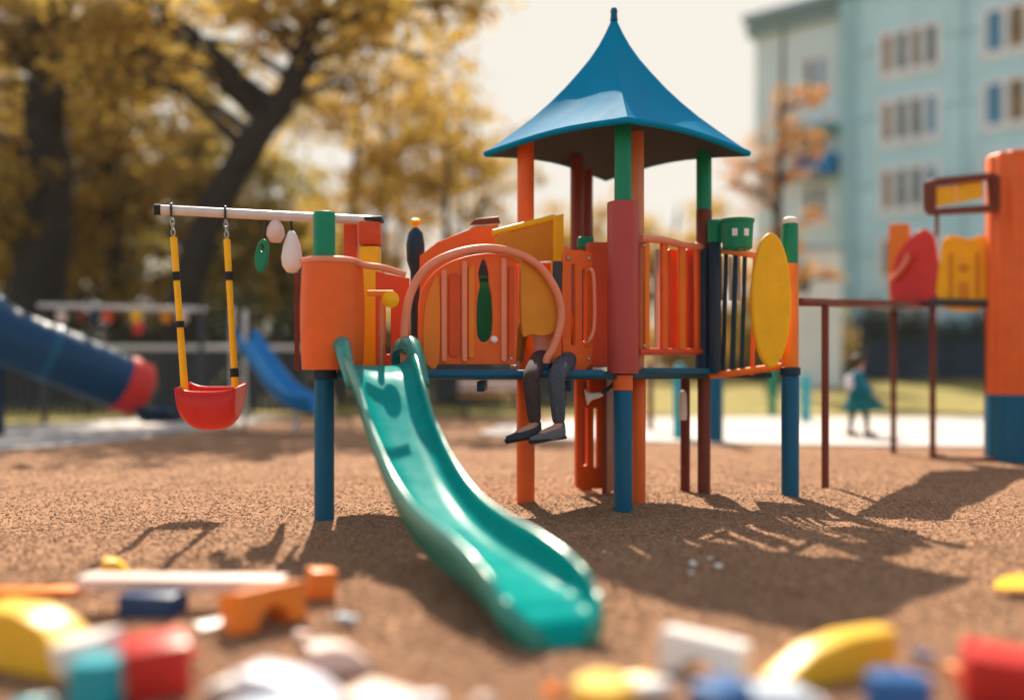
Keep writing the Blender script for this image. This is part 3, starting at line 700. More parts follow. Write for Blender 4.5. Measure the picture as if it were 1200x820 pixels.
# ------------------------------------------------------------------ distant play equipment
TS = thing('tube_slide', 'dark blue tube slide with a red end ring by the left lawn', 'slide', (PX(100, 14.4), 14.4, 0))
tc_ = [W(-130, 275, 13.4), W(-60, 340, 13.6), W(0, 389, 13.9), W(70, 418, 14.3), W(140, 447, 14.9)]
q = catmull(tc_, 6); b = MB(); b.tube(q, .41, 26, False); tb = b.build('tube', TUBEB, TS, 180)
def ringat(i, r, w, name, mat, par):
    d_ = (q[min(i+1, len(q)-1)]-q[max(i-1, 0)]).normalized(); b = MB(); b.tube([q[i]-d_*w, q[i]-d_*w*.6, q[i]+d_*w*.6, q[i]+d_*w], [r*.97, r, r, r*.97], 26); return b.build(name, mat, par)
ringat(17, .425, .05, 'tube_joint', BLUE, tb); ringat(10, .425, .05, 'tube_joint', BLUE, tb)
dend = (q[-1]-q[-3]).normalized()
b = MB(); b.tube([q[-1]-dend*.02, q[-1]+dend*.06, q[-1]+dend*.34, q[-1]+dend*.38], [.42, .44, .42, .37], 26, False); b.build('end_ring', RED, TS)
c_ = q[-1]+dend*.34+Vector((.08, 0, -.18)); b = MB()
rws = []
for i in range(8):
    t = i/7; pc_ = c_+Vector((dend.x*.75*t, dend.y*.75*t-.0, -.15*t-.02))
    rws.append([pc_+Vector((0, .38*math.cos(a), .3*math.sin(a)*(1-.5*t))) for a in [math.pi+math.pi*j/10 for j in range(11)]])
b.grid(rws); o = b.build('exit_chute', NAVY, TS, 180); md = o.modifiers.new('s', 'SOLIDIFY'); md.thickness = .03
for px_, d_ in ((0, 14.6), (-120, 15.2)):
    zt_ = PZ(393, 14.6) if px_ == 0 else PZ(285, 15.2); MB().post(PX(px_, d_), d_, -.05, zt_-.4, .06, 14).build('leg', NAVY, TS)
WS = thing('wave_slide', 'bright blue open wave slide behind the swing', 'slide', (PX(330, 16), 16, 0))
cw = catmull([W(284, 400, 16.6), W(292, 408, 16.5), W(306, 428, 16.3), W(322, 452, 16.1), (W(340, 470, 15.9)), W(356, 478, 15.7), W(376, 481, 15.6)], 5)
b = MB(); rws = []
for i, p in enumerate(cw):
    rws.append([p+Vector((.08*u_, u_*.42, v_)) for u_, v_ in ((-1.1, .2), (-1, .24), (-.9, .2), (-.82, .06), (-.6, 0), (0, 0), (.6, 0), (.82, .06), (.9, .2), (1, .24), (1.1, .2))])
b.grid(rws); o = b.build('slide_bed', SLIDEB, WS, 180); md = o.modifiers.new('s', 'SOLIDIFY'); md.thickness = .05
for yy in (16.2, 16.95): MB().post(cw[0].x-.05, yy, -.05, cw[0].z+.55, .04, 12).build('post', STEEL, WS)
b = MB()
for i in range(4): b.tube([(cw[0].x-.05, 16.2, .25+.27*i), (cw[0].x-.05, 16.95, .25+.27*i)], .02, 8)
b.build('rung', STEEL, WS)
MB().post(cw[22].x, cw[22].y, -.05, cw[22].z, .05, 12).build('leg', STEEL, WS)

# far climbing bar with coloured grips
CB = thing('climbing_bar', 'grey overhead bar with coloured grips in front of the dark left trees', 'climbing bar', (PX(150, 18), 18, 0))
zc = PZ(358, 18)
b = MB(); b.tube([(PX(45, 18), 18, zc), (PX(242, 18), 18, zc-.07)], .045, 12); b.build('bar', GREYM if False else STEEL, CB)
for p in (52, 236): MB().post(PX(p, 18), 18, -.05, zc, .05, 12).build('post', GREYM, CB)
for p, m in ((72, PINKW), (96, MAROON), (112, NAVY), (126, REDOR), (160, YELLOW), (162, RED), (195, OCHRE), (214, PINKW)):
    x = PX(p, 18); dz = .2 if m is RED else 0
    b = MB(); b.tube([(x, 18, zc), (x, 18, zc-.08-dz)], .015, 6); b.lathe([(0, 0), (.07, .02), (.1, .12), (.085, .2), (.03, .24), (0, .24)], (x, 18, zc-.32-dz), 14); b.build('grip', m, CB)
# fences
def fence(name, label, x0, x1, y, z0, h, nposts, mrail, mpost, bars=True, top=None):
    f = thing(name, label, 'fence', ((x0+x1)/2, y, z0))
    for i in range(nposts+1):
        x = x0+(x1-x0)*i/nposts; MB().box((x, y, z0+h/2-.1), (.09, .09, h+.2), None, .01).build('post', mpost, f)
    b = MB(); b.box(((x0+x1)/2, y-.06, z0+h-.04), (x1-x0, .05, .1), None, .01); b.build('top_rail', mrail, f)
    b = MB(); b.box(((x0+x1)/2, y-.06, z0+.25), (x1-x0, .05, .08), None, .01); b.build('bottom_rail', mpost, f)
    if bars:
        b = MB(); n = int((x1-x0)/.16)
        for i in range(n): b.box((x0+(i+.5)*(x1-x0)/n, y-.03, z0+h/2), (.05 if bars is True else bars, .03, h-.16), None, 0)
        b.build('pickets', mpost, f, 0)
    return f
fl = fence('picket_fence', 'dark picket fence with a pale top rail behind the left slides', -11.5, -4.4, 21.4, 0, 1.5, 6, STEEL, GREYM, .09)
fm = fence('picket_fence', 'dark brown fence seen under the play deck in the centre', -4.2, 1.6, 24, .1, 1.3, 4, BARK2, MAROON if False else GREYM, .11)
fr_ = fence('metal_fence', 'navy blue metal fence along the lawn before the apartment building', 11.2, 34, 38.6, .55, 1.55, 12, NAVY, NAVY, .13)
fw = fence('picket_fence', 'low dark fence at the lawn edge beneath the yellow bushes', 1.8, 10.9, 38.6, .55, 1.0, 6, BARK2, BARK2, .06)
# bench behind the deck
bx = PX(580, 20.5)
BN = thing('park_bench', 'pale wooden bench behind the deck beyond the wood chips', 'bench', (bx, 20.5, 0))
b = MB(); [b.box((bx, 20.45+.13*i, .46), (1.5, .11, .04), None, .008) for i in range(3)]; b.build('seat', PINKW if False else OCHRE, BN)
b = MB(); [b.box((bx, 20.82, .62+.14*i), (1.5, .03, .11), None, .008) for i in range(2)]; b.build('backrest', PINKW, BN)
for s_ in (-.6, .6):
    MB().box((bx+s_, 20.6, .22), (.06, .45, .44), None, .01).build('leg', GREYM, BN)
# stray far posts
for px_, d_, zt_, m, lab in ((838, 13.4, 1.05, BLUE, 'thick blue post standing at the path edge behind the bridge'), (797, 14.0, 1.0, TURQ, 'turquoise post behind the maroon bridge legs'), (905, 21, 1.05, GREEN, 'slim dark green post on the lawn left of the blue end post'), (944, 18.5, .85, TURQ, 'turquoise post close behind the blue end post'), (762, 16, 1.1, MAROON, 'thin maroon post right of the orange tower leg')):
    rr0 = {838: .11, 797: .1, 905: .09, 944: .09, 762: .05}[px_]
    t_ = thing('marker_post', lab, 'post', (PX(px_, d_), d_, 0))
    MB().post(PX(px_, d_), d_, -.05, zt_, rr0, 16, .02).build('shaft', m, t_)
    MB().lathe([(0, zt_), (rr0*.7, zt_), (rr0*.6, zt_+.05), (0, zt_+.06)], (PX(px_, d_), d_, 0), 16).build('cap', m if px_ != 762 else YELLOW, t_)

# ------------------------------------------------------------------ apartment building
u = Vector((.734, -.679, 0)); n_ = Vector((-.679, -.734, 0)); O = Vector((15.26, 46.24, 0)); MU = Matrix(((u.x, -n_.x, 0), (u.y, -n_.y, 0), (0, 0, 1)))
BD = thing('apartment_building', 'pale aqua five storey apartment building with white framed windows', 'building', (O.x, O.y, .5))
def fb(u0, u1, z0, z1, d0, d1, name, mat, par, bev=0):   # box on the facade: along, up, outward
    c = O+u*((u0+u1)/2)+n_*((d0+d1)/2)+Vector((0, 0, (z0+z1)/2))
    return MB().box(c, (u1-u0, abs(d1-d0), z1-z0), MU, bev).build(name, mat, par, 0)
fb(0, 30, .3, 18.2, -12, 0, 'wall', AQUA, BD); fb(-4.7, -.003, .3, 17.6, -12, -.5, 'wall', AQUAW, BD)
fb(.05, .75, .3, 18.1, 0, .22, 'pilaster', AQUAD, BD)
fb(-4.95, 30.2, 18.2, 18.55, -12.2, .35, 'roof', ROOFD, BD); fb(-5.0, -.01, 17.6, 18.2, -12.2, -.15, 'roof', ROOFD, BD)
for zz in (3.1, 6.2, 9.3, 12.35, 15.35): fb(.76, 30, zz, zz+.12, 0, .035, 'floor_joint', AQUAD, BD)
for uu in (5.45, 10.0, 14.6): fb(uu, uu+.1, .5, 18.15, 0, .05, 'wall_joint', AQUAD, BD)
wcount = 0
def window(u0, u1, z0, z1, np_, d):
    global wcount
    b = MB(); fw_ = .12
    def add(a0, a1, c0, c1, e0=0, e1=.1):
        b.box(O+u*((a0+a1)/2)+n_*(d+(e0+e1)/2)+Vector((0, 0, (c0+c1)/2)), (a1-a0, e1-e0, c1-c0), MU, 0)
    add(u0-.12, u1+.12, z0-.35, z0, 0, .07); add(u0-.12, u1+.12, z1, z1+.22, 0, .07)
    w = (u1-u0)/np_
    for i in range(np_+1):
        x = u0+w*i; hw_ = .13; add(max(u0-.12, x-hw_), min(u1+.12, x+hw_), z0, z1, 0, .07)
    f = b.build('window', WALLW, BD, 0)
    for i in range(np_):
        m = [CURTAIN, GLASSD, GLASSD, GLASSB][(wcount*3+i*(1 if wcount % 3 else 2)) % 4]; 
        b2 = MB(); b2.box(O+u*(u0+w*(i+.5))+n_*(d+.02)+Vector((0, 0, (z0+z1)/2)), (w-.26, .03, z1-z0), MU, 0); b2.build('pane', m, f, 0)
    wcount += 1
for k in range(5):
    zb_ = 14.35-3.05*k
    for u0, u1, n in ((1.9, 4.45, 4), (6.3, 8.9, 3), (10.8, 13.4, 4)): window(u0, u1, zb_, zb_+1.65, n, 0)
    window(-2.1, -.9, zb_-.1, zb_+1.5, 2, -.5)
bal = fb(-2.3, -.2, 10.2, 11.1, -.5, .5, 'balcony', SLIDEB, BD); fb(-2.4, -.1, 12.2, 12.45, -.5, .7, 'awning', TURQ, BD)
# white notice board with dark ring
KB = thing('garden_kiosk', 'white kiosk with a dark oval opening before the apartment building', 'kiosk', (PX(957, 33), 33, .4))
c_ = (PX(957, 33), 33.6)
me = shape2d(rrect(-.72, 0, .8, 4.6, .1), [ell(-.4, 3.6, .2, .55, 28)], .2, .02); me.transform(Matrix.Translation((c_[0], 33, .4)) @ Matrix.Rotation(R(90), 4, 'X')); link_mesh('front_wall', me, WALLW, KB)
MB().box((c_[0]+.04, 34, 2.6), (1.4, 1.7, 4.4), None, .03).build('body', LINING, KB)
MB().box((c_[0]+.04, 33.9, 5.06), (1.8, 2.2, .1), None, .02).build('roof', ROOFD, KB)

# ------------------------------------------------------------------ trees
def leaf_mesh(name, centers, size, mat, parent, flat=.5):
    n = len(centers); C_ = np.asarray(centers)
    a = rng.normal(size=(n, 3)); a /= np.linalg.norm(a, axis=1)[:, None]
    b_ = rng.normal(size=(n, 3)); b_ -= a*(a*b_).sum(1)[:, None]; b_ /= np.linalg.norm(b_, axis=1)[:, None]
    nn = np.cross(a, b_); s = size*(.6+.8*rng.random(n))[:, None]
    V = np.stack([C_-a*s*.5, C_+b_*s*.33+nn*s*.08, C_+a*s*.5, C_-b_*s*.33+nn*s*.08], 1).reshape(-1, 3)
    Fc = np.arange(4*n).reshape(-1, 4)
    return link_mesh(name, quads(name, V, Fc), mat, parent, 0)
def tree(label, trunk_pts, radii, clumps, leaf, bark, nleaf, lsize, group=None, sub=5, name='autumn_tree', twigs=True, reach=1.0):
    base = trunk_pts[0]; t = thing(name, label, 'tree', (base[0], base[1], 0), group)
    P = catmull(trunk_pts, 5); k = len(P)
    rs = np.interp(np.linspace(0, 1, k), np.linspace(0, 1, len(radii)), radii)
    b = MB(); rs = [r*(1+.08*math.sin(i*1.9)) for i, r in enumerate(rs)]; rs[0] *= 1.35
    P[0] = P[0]-Vector((0, 0, .15)); b.tube(P, rs, 12)
    pts = []; per = max(1, nleaf//max(1, len(clumps)))
    for c, rad in clumps:
        c = Vector(c)
        # limb: from the trunk at a point lower than the clump
        cand = [i for i in range(k) if P[i].z < c.z-.15*(c-P[i]).length] or [k//2]
        cand = [i for i in cand if i >= k*.25] or cand
        i = min(cand, key=lambda j: (P[j]-c).length); s = P[i]
        mid = s.lerp(c, .5)+Vector((random.uniform(-.3, .3), random.uniform(-.3, .3), .12*(c-s).length))
        lp = catmull([s, mid, c], 4); r_ = max(.025, rs[i]*.42)
        b.tube(lp, [r_*(1-.8*j/(len(lp)-1)) for j in range(len(lp))], 7)
        subs = []
        for _ in range(sub):
            d_ = Vector(rng.normal(size=3)); d_ = Vector((d_.x*rad[0], d_.y*rad[1], d_.z*rad[2]))*.55; e = c+d_; subs.append(e)
            if twigs: b.tube([lp[-3], lp[-3].lerp(e, .55)+Vector((0, 0, .1)), e], [r_*.3, r_*.2, .008], 5)
        w = rng.integers(0, sub, per); sa = np.array([list(q_) for q_ in subs])
        sig = np.array(rad)*.25
        pts.append(sa[w]+rng.normal(size=(per, 3))*sig)
    b.build('trunk', bark, t, 60)
    leaf_mesh('crown', np.concatenate(pts), lsize, leaf, t)
    return t
def blob(cx, cy, cz, rx, ry, rz, n, r):
    out = []
    for _ in range(n):
        d = Vector(rng.normal(size=3)).normalized()*random.random()**.4
        s = r*random.uniform(.7, 1.25); out.append(((cx+d.x*rx, cy+d.y*ry, cz+d.z*rz), (s, s, s*.7)))
    return out
# 1 heavy dark oak at far left, forking
X0 = PX(40, 26)
tree('massive dark trunked oak at the far left edge', [(X0, 26, 0), (X0+.1, 26, 3), (X0+.35, 26, 5.8), (X0+.3, 26, 8.5), (X0+.9, 26.3, 12)], [.85, .72, .66, .42, .2],
     blob(X0-.5, 26, 9.5, 4.5, 3, 4, 30, 1.5)+blob(X0-1.2, 25, 5.2, 1.6, 1.2, 1.4, 5, .8)+[((X0+2.6, 26, 8.6), (1.2, 1.2, .8)), ((X0-2.4, 26, 9.2), (1.2, 1.2, .8))], BROWNL, BARK, 9000, .22)
# 2 leaning tree behind the swing
tree('dark leaning tree behind the swing with bright golden leaves', [(PX(208, 24), 24, 0), (PX(216, 24), 24, 2.6), (PX(248, 24), 24, 4.7), (PX(300, 24), 24, 6.6), (PX(342, 24), 24.2, 8.0), (PX(372, 24), 24.4, 10.5), (PX(380, 24), 24.6, 13)], [.5, .42, .38, .36, .3, .2, .1],
     blob(PX(330, 24), 24.5, 9.6, 3.9, 2.4, 2.2, 24, 1.2)+blob(PX(200, 24), 24, 9.3, 2.6, 2, 1.8, 12, 1.1)+blob(PX(470, 24), 24.5, 9.9, 2.2, 1.6, 1.0, 6, .9), GOLD, BARK, 7600, .2)
# thin mid trees
def thin(label, px, d, h, r, clumps, leaf, bark, n, ls=.15, lean=0, group='slender trees behind the playground'):
    x = PX(px, d); return tree(label, [(x, d, 0), (x+lean*.3, d, h*.35), (x+lean*.7, d, h*.7), (x+lean, d, h)], [r, r*.8, r*.5, r*.15], clumps, leaf, bark, n, ls, group)
thin('slim brown tree directly behind the navy bell post', 519, 27, 8.2, .15, blob(PX(512, 27), 27, 7.0, 1.9, 1.4, 2.8, 15, .7), GOLD, BARK, 2000, .17, lean=.15)
thin('forked tree between the leaning tree and the slim brown tree', 395, 29, 10.5, .17, blob(PX(420, 29), 29, 7.6, 2.6, 1.6, 2.6, 14, .9), GOLD, BARK2, 3200, lean=.8)
thin('sparse nearly bare tree left of the blue roof', 570, 31, 9.5, .12, blob(PX(565, 31), 31, 6.6, 1.6, 1.4, 2.8, 12, .7), BROWNL, BARK, 1300, .17, lean=-.3)
thin('bare twiggy tree left of the slim brown tree', 440, 30, 10.5, .14, blob(PX(440, 30), 30, 8.6, 2.8, 1.4, 3.2, 22, .8), YELL, BARK, 2500, .18, lean=.4)
thin('twiggy tree with a few leaves left of the orange roof post', 548, 34, 11, .12, blob(PX(530, 34), 34, 8.4, 2.9, 1.4, 4.0, 24, .8), YELL, BARK, 2300, .18, lean=-.3)
thin('young golden tree with low leaves above the play deck', 465, 33, 9, .13, blob(PX(455, 33), 33, 5.2, 2.4, 1.4, 1.7, 10, .8)+blob(PX(480, 33), 33, 8, 1.6, 1.2, 1.4, 6, .7), YELL, BARK2, 3600, lean=.2)
thin('sparse orange leaved tree in front of the apartment building', 905, 30, 11.4, .2, blob(PX(880, 30), 30, 7.2, .9, .8, 1.8, 10, .6)+blob(PX(925, 30), 30, 7.4, 1.2, .9, 2.4, 14, .65)+blob(PX(925, 30), 30, 4.4, 1.6, .9, 1.4, 9, .55), ORL, BARK2, 2100, .15, lean=.35)
# background trees on the left: a wall of olive and russet crowns
lab = ['olive gold tree behind the massive oak', 'russet tree between the oak and the leaning tree', 'olive tree right behind the leaning trunk', 'golden olive tree beyond the swing beam', 'tall olive tree filling the gap above the tube slide', 'dense russet tree at the left edge of the woods', 'bushy golden tree behind the forked tree']
for i, (px, d, h, m, rx, n) in enumerate(((10, 36, 14, OLIVE, 4.2, 34), (130, 33, 13, BROWNL, 3.6, 34), (235, 36, 12.5, OLIVE, 3.8, 30), (330, 38, 8.5, OLIVE, 3.4, 22), (85, 41, 15, OLIVE, 4.5, 36), (-60, 33, 14, BROWNL, 4.2, 30), (400, 42, 7.5, GOLD, 3.4, 20))):
    x = PX(px, d); tree(lab[i], [(x, d, 0), (x+.2, d, h*.3), (x-.1, d, h*.6), (x+.3, d, h*.92)], [.34, .28, .2, .06], blob(x, d, h*.52, rx, 2.6, h*.45, int(n*1.1), 1.4), m, BARK, 8500, .29, 'woodland trees beyond the left lawn', twigs=False)
# yellow trees low behind the tower
lab = ['yellow tree seen between the tower posts', 'yellow gold tree behind the front right railing', 'low yellow tree just left of the orange roof post', 'rounded yellow tree behind the yellow oval panel']
for i, (px, d, h, m, rx, n) in enumerate(((700, 46, 9.8, YELL, 3.0, 20), (790, 44, 9.2, GOLD, 3.0, 20), (590, 48, 8.2, YELL, 3.4, 18), (870, 42, 5.2, YELL, 2.4, 14))):
    x = PX(px, d); tree(lab[i], [(x, d, .4), (x+.2, d, h*.3), (x-.1, d, h*.6), (x+.2, d, h*.9)], [.22, .18, .12, .04], blob(x, d, h*.58, rx, 2.2, h*.38, n, 1.3), m, BARK2, 6500, .22, 'yellow trees behind the tower', twigs=False)
# shrubs and hedges
def shrub(label, px, d, h, w, leaf, n, grp='shrubs along the fences', ls=.14):
    x = PX(px, d); z0 = lawn_z(d)
    t = thing('shrub', label, 'shrub', (x, d, z0), grp)
    b = MB()
    for k in range(6):
        a = 2*math.pi*k/6; b.tube([(x+.1*math.cos(a), d+.1*math.sin(a), z0-.1), (x+w*.25*math.cos(a), d+.3*math.sin(a), z0+h*.4), (x+w*.38*math.cos(a), d+.5*math.sin(a), z0+h*.75)], [.04, .03, .01], 6)
    b.build('stem', BARK2, t)
    pts = []
    for c, r_ in blob(x, d, z0+h*.5, w*.5, .7, h*.42, 16, .5): pts.append(np.array(c)+rng.normal(size=(n//16, 3))*np.array([w*.13, .3, h*.13]))
    P_ = np.concatenate(pts); P_[:, 2] = np.maximum(P_[:, 2], z0+.05); leaf_mesh('foliage', P_, ls, leaf, t)
lab = ['dark shrub at the left end of the picket fence', 'dark shrub behind the tube slide mouth', 'dark shrub behind the yellow swing straps', 'dark shrub behind the blue wave slide', 'dark shrub under the left end of the play deck', 'dark shrub seen through the gap under the deck', 'dark shrub left of the maroon climbing panel', 'dark shrub behind the blue tower leg']
for i, px in enumerate((40, 120, 200, 280, 360, 450, 540, 640)): shrub(lab[i], px, 25.5, 2.7 if i < 5 else 2.0, 2.2, DARKG, 2600)
lab = ['yellow shrub left of the thin maroon walkway leg', 'yellow olive shrub behind the yellow oval panel', 'golden shrub low behind the bridge floor']
for i, (px, h, w) in enumerate(((960, 3.3, 2.6), (905, 2.6, 2.6), (800, 2.4, 3))): shrub(lab[i], px, 37 if i else 37.5, h, w, YELL if i != 1 else OLIVE, 2400, ls=.18)
lab = ['blue green shrub behind the child', 'blue green shrub between two walkway legs', 'blue green shrub behind the right walkway leg', 'blue green shrub left of the orange pillar', 'blue green shrub behind the orange pillar']
for i, px in enumerate((1020, 1062, 1105, 1145, 1190)): shrub(lab[i], px, 40, 2.9, 2.0, TEALG, 2400, ls=.18)

# ------------------------------------------------------------------ people
def skinned(name, joints, edges, root, mat, parent, sub=2):
    names = list(joints); me = bpy.data.meshes.new(name)
    me.from_pydata([joints[n][0] for n in names], [(names.index(a), names.index(c)) for a, c in edges], [])
    o = bpy.data.objects.new(name, me); COL.objects.link(o)
    sk = o.modifiers.new('k', 'SKIN'); sk.use_smooth_shade = True
    for i, n in enumerate(names):
        v = me.skin_vertices[0].data[i]; r = joints[n][1]; v.radius = (r, r) if isinstance(r, (int, float)) else r; v.use_root = (n == root)
    ss = o.modifiers.new('s', 'SUBSURF'); ss.levels = ss.render_levels = sub
    dg = bpy.context.evaluated_depsgraph_get(); dg.update()
    m2 = bpy.data.meshes.new_from_object(o.evaluated_get(dg)); m2.name = name
    bpy.data.objects.remove(o); m2.materials.clear()
    return link_mesh(name, m2, mat, parent, 180)
def hand_joints(J, Ed, pre, wrist, d, out, s):
    """palm with five separate, unequal, slightly curled fingers"""
    d = d.normalized(); out = (out-d*out.dot(d)).normalized(); dn = d.cross(out)
    J[pre+'palm'] = (wrist+d*.045*s, (.024*s, .013*s)); Ed.append((pre+'wrist', pre+'palm'))
    for i, (o_, l_) in enumerate(((-.027, .055), (-.009, .064), (.009, .06), (.026, .047))):
        a = pre+'palm'; 
        for k_, f_ in enumerate((.45, .8, 1.1)):
            nm = f'{pre}f{i}{k_}'; J[nm] = (wrist+d*(.045+.03+l_*f_*.8)*s+out*o_*s*1.1-dn*(.01*k_*k_)*s, .0078*s); Ed.append((a, nm)); a = nm
    a = pre+'wrist'
    for k_, (f_, g_) in enumerate(((.025, -.03), (.05, -.048), (.072, -.055))):
        nm = f'{pre}th{k_}'; J[nm] = (wrist+d*f_*s+out*g_*s-dn*.006*k_*s, .0088*s); Ed.append((a, nm)); a = nm
def head_on(parent, c, r, face, mat_h, long=False):
    """hair cap plus features on the head (the head itself is part of the body mesh)"""
    face = face.normalized(); sd = Vector((-face.y, face.x, 0)).normalized(); up = sd.cross(face) if sd.cross(face).z < 0 else face.cross(sd)
    up = up if up.z > 0 else -up
    b = MB(); rws = []
    for i in range(12):
        th = math.pi*.5*(i/11)*1.45; row = []
        for j in range(20):
            a = 2*math.pi*j/20; d = up*math.cos(th)+(face*math.cos(a)+sd*math.sin(a))*math.sin(th)
            fr_k = max(0, math.cos(a))*math.sin(th)
            row.append(c+d*r*(1.13-.22*max(0, fr_k-.55))+up*(.42*r*fr_k if th > 1.2 else 0))
        rws.append(row)
    b.grid(rws, False, True)
    if long: 
        for a_ in range(7):
            a = R(120+20*a_); s_ = c+(face*math.cos(a)+sd*math.sin(a))*r*.95
            b.tube(catmull([s_+up*r*.3, s_*1-up*r*.5-face*r*.1, s_-up*r*1.5-face*r*.15], 4), [r*.33]*5+[r*.25]*3+[r*.1], 8)
    b.build('hair', mat_h, parent, 180)
    for s_ in (-1, 1):
        e = c+face*r*.86+sd*s_*r*.36+up*r*.02; MB().lathe([(0, -.014*r*8), (.1*r, -.05*r), (.13*r, 0), (.1*r, .05*r), (0, .1*r)], e, 10).build('eye', BLACK, parent, 180)
def sit_child():
    P_ = thing('person', 'child sitting on the deck edge with grey trousered legs and dark shoes dangling', 'person', (.3, 6.9, DECK))
    J, Ed = {}, []
    pel = Vector((.31, 7.0, 1.06)); ch = Vector((.25, 7.06, 1.32)); nk = Vector((.22, 7.05, 1.42)); hd = Vector((.19, 7.02, 1.50))
    J['pel'] = (pel, (.105, .085)); J['waist'] = (pel.lerp(ch, .5), (.095, .075)); J['chest'] = (ch, (.11, .08)); J['neck'] = (nk, .038); J['head'] = (hd, (.07, .078)); J['crown'] = (hd+Vector((-.005, -.01, .07)), (.066, .07))
    Ed += [('pel', 'waist'), ('waist', 'chest'), ('chest', 'neck'), ('neck', 'head'), ('head', 'crown')]
    legs = {'r': (W(652, 440, 6.42), W(655, 500, 6.4), Vector((.09, 0, 0))), 'l': (W(622, 441, 6.45), W(627, 499, 6.44), Vector((-.09, 0, 0)))}
    for k, (kn, an, off) in legs.items():
        h = pel+off+Vector((0, -.03, -.01)); J[k+'hip'] = (h, .072); J[k+'kn'] = (kn+Vector((0, .02, .0)), .046); J[k+'ca'] = (kn.lerp(an, .4), .043); J[k+'an'] = (an, .032)
        toe = an+Vector((-.13, -.05, -.055)); J[k+'toe'] = (toe, (.028, .02))
        Ed += [('pel', k+'hip'), (k+'hip', k+'kn'), (k+'kn', k+'ca'), (k+'ca', k+'an'), (k+'an', k+'toe')]
    for k, s_ in (('R', 1), ('L', -1)):
        sh = ch+Vector((.125*s_, -.01, .05)); el = ch+Vector((.19*s_, .08, -.13)); wr = ch+Vector((.2*s_, .06, -.31))
        J[k+'sh'] = (sh, .043); J[k+'el'] = (el, .034); J[k+'wrist'] = (wr, .023); Ed += [('chest', k+'sh'), (k+'sh', k+'el'), (k+'el', k+'wrist')]
        hand_joints(J, Ed, k, wr, Vector((.25*s_, -.9, -.3)), Vector((s_*-1, 0, 0)), .85)
    body = skinned('body', J, Ed, 'pel', SKIN, P_)
    tj = {n: (J[n][0], tuple(x*1.12+.01 for x in J[n][1]) if isinstance(J[n][1], tuple) else J[n][1]*1.12+.008) for n in J}
    sub_ = lambda ks, ed, root, nm, m: skinned(nm, {k: tj[k] for k in ks}, ed, root, m, P_)
    tj['waist2'] = (pel+Vector((0, 0, .05)), (.115, .095))
    sub_(['pel', 'waist2', 'rhip', 'rkn', 'rca', 'ran', 'lhip'], [('pel', 'waist2'), ('pel', 'rhip'), ('rhip', 'rkn'), ('rkn', 'rca'), ('rca', 'ran'), ('pel', 'lhip')], 'pel', 'trousers', DENIM)
    sub_(['lhip', 'lkn', 'lca', 'lan'], [('lhip', 'lkn'), ('lkn', 'lca'), ('lca', 'lan')], 'lhip', 'trouser_leg', PLUM)
    tj['chest'] = (ch, (.125, .1)); tj['collar'] = (nk-Vector((0, 0, .02)), .055)
    sub_(['waist2', 'waist', 'chest', 'collar', 'Rsh', 'Rel', 'Rwrist', 'Lsh', 'Lel', 'Lwrist'], [('waist2', 'waist'), ('waist', 'chest'), ('chest', 'collar'), ('chest', 'Rsh'), ('Rsh', 'Rel'), ('Rel', 'Rwrist'), ('chest', 'Lsh'), ('Lsh', 'Lel'), ('Lel', 'Lwrist')], 'waist2', 'jumper', AMBER)
    for k in ('r', 'l'):
        an, toe = J[k+'an'][0], J[k+'toe'][0]; d = (toe-an); d.z = -.015; d.normalize(); sd = Vector((-d.y, d.x, 0))
        heel = an+Vector((.035, .015, -.055)); b = MB(); rws = []
        for i in range(9):
            t = i/8; c_ = heel+d*(.24*t)+Vector((0, 0, -.02*t)); w_ = .036*(1+.25*math.sin(math.pi*min(1, t*1.3)))*(1-.75*max(0, t-.75)/.25 if t > .75 else 1); h_ = .075*(1-.62*t)+.01
            if i == 0: w_ *= .7
            rws.append([c_+sd*w_*math.cos(a)+Vector((0, 0, h_*max(0, math.sin(a))-.012*max(0, -math.sin(a))**.3)) for a in [2*math.pi*j/16 for j in range(16)]])
        G = b.grid(rws, False, True); b.bm.faces.new(G[0][::-1]); b.bm.faces.new(G[-1]); sh_ = b.build('shoe', SHOEM if k == 'l' else paint('worn_grey_leather', (.12, .12, .13), .5), P_, 60)
        me = shape2d(sm([(0, -.03), (.06, -.038), (.15, -.045), (.22, -.036), (.25, 0), (.22, .036), (.15, .045), (.06, .038), (0, .03), (-.012, 0)], 3), [], .018, .004)
        me.transform(Matrix(((d.x, sd.x, 0, heel.x), (d.y, sd.y, 0, heel.y), (-.09, 0, 1, heel.z-.014), (0, 0, 0, 1)))); link_mesh('sole', me, BLACK, sh_)
    head_on(P_, J['head'][0]+Vector((0, 0, .035)), .085, Vector((-.6, -.8, 0)), HAIR)
sit_child()
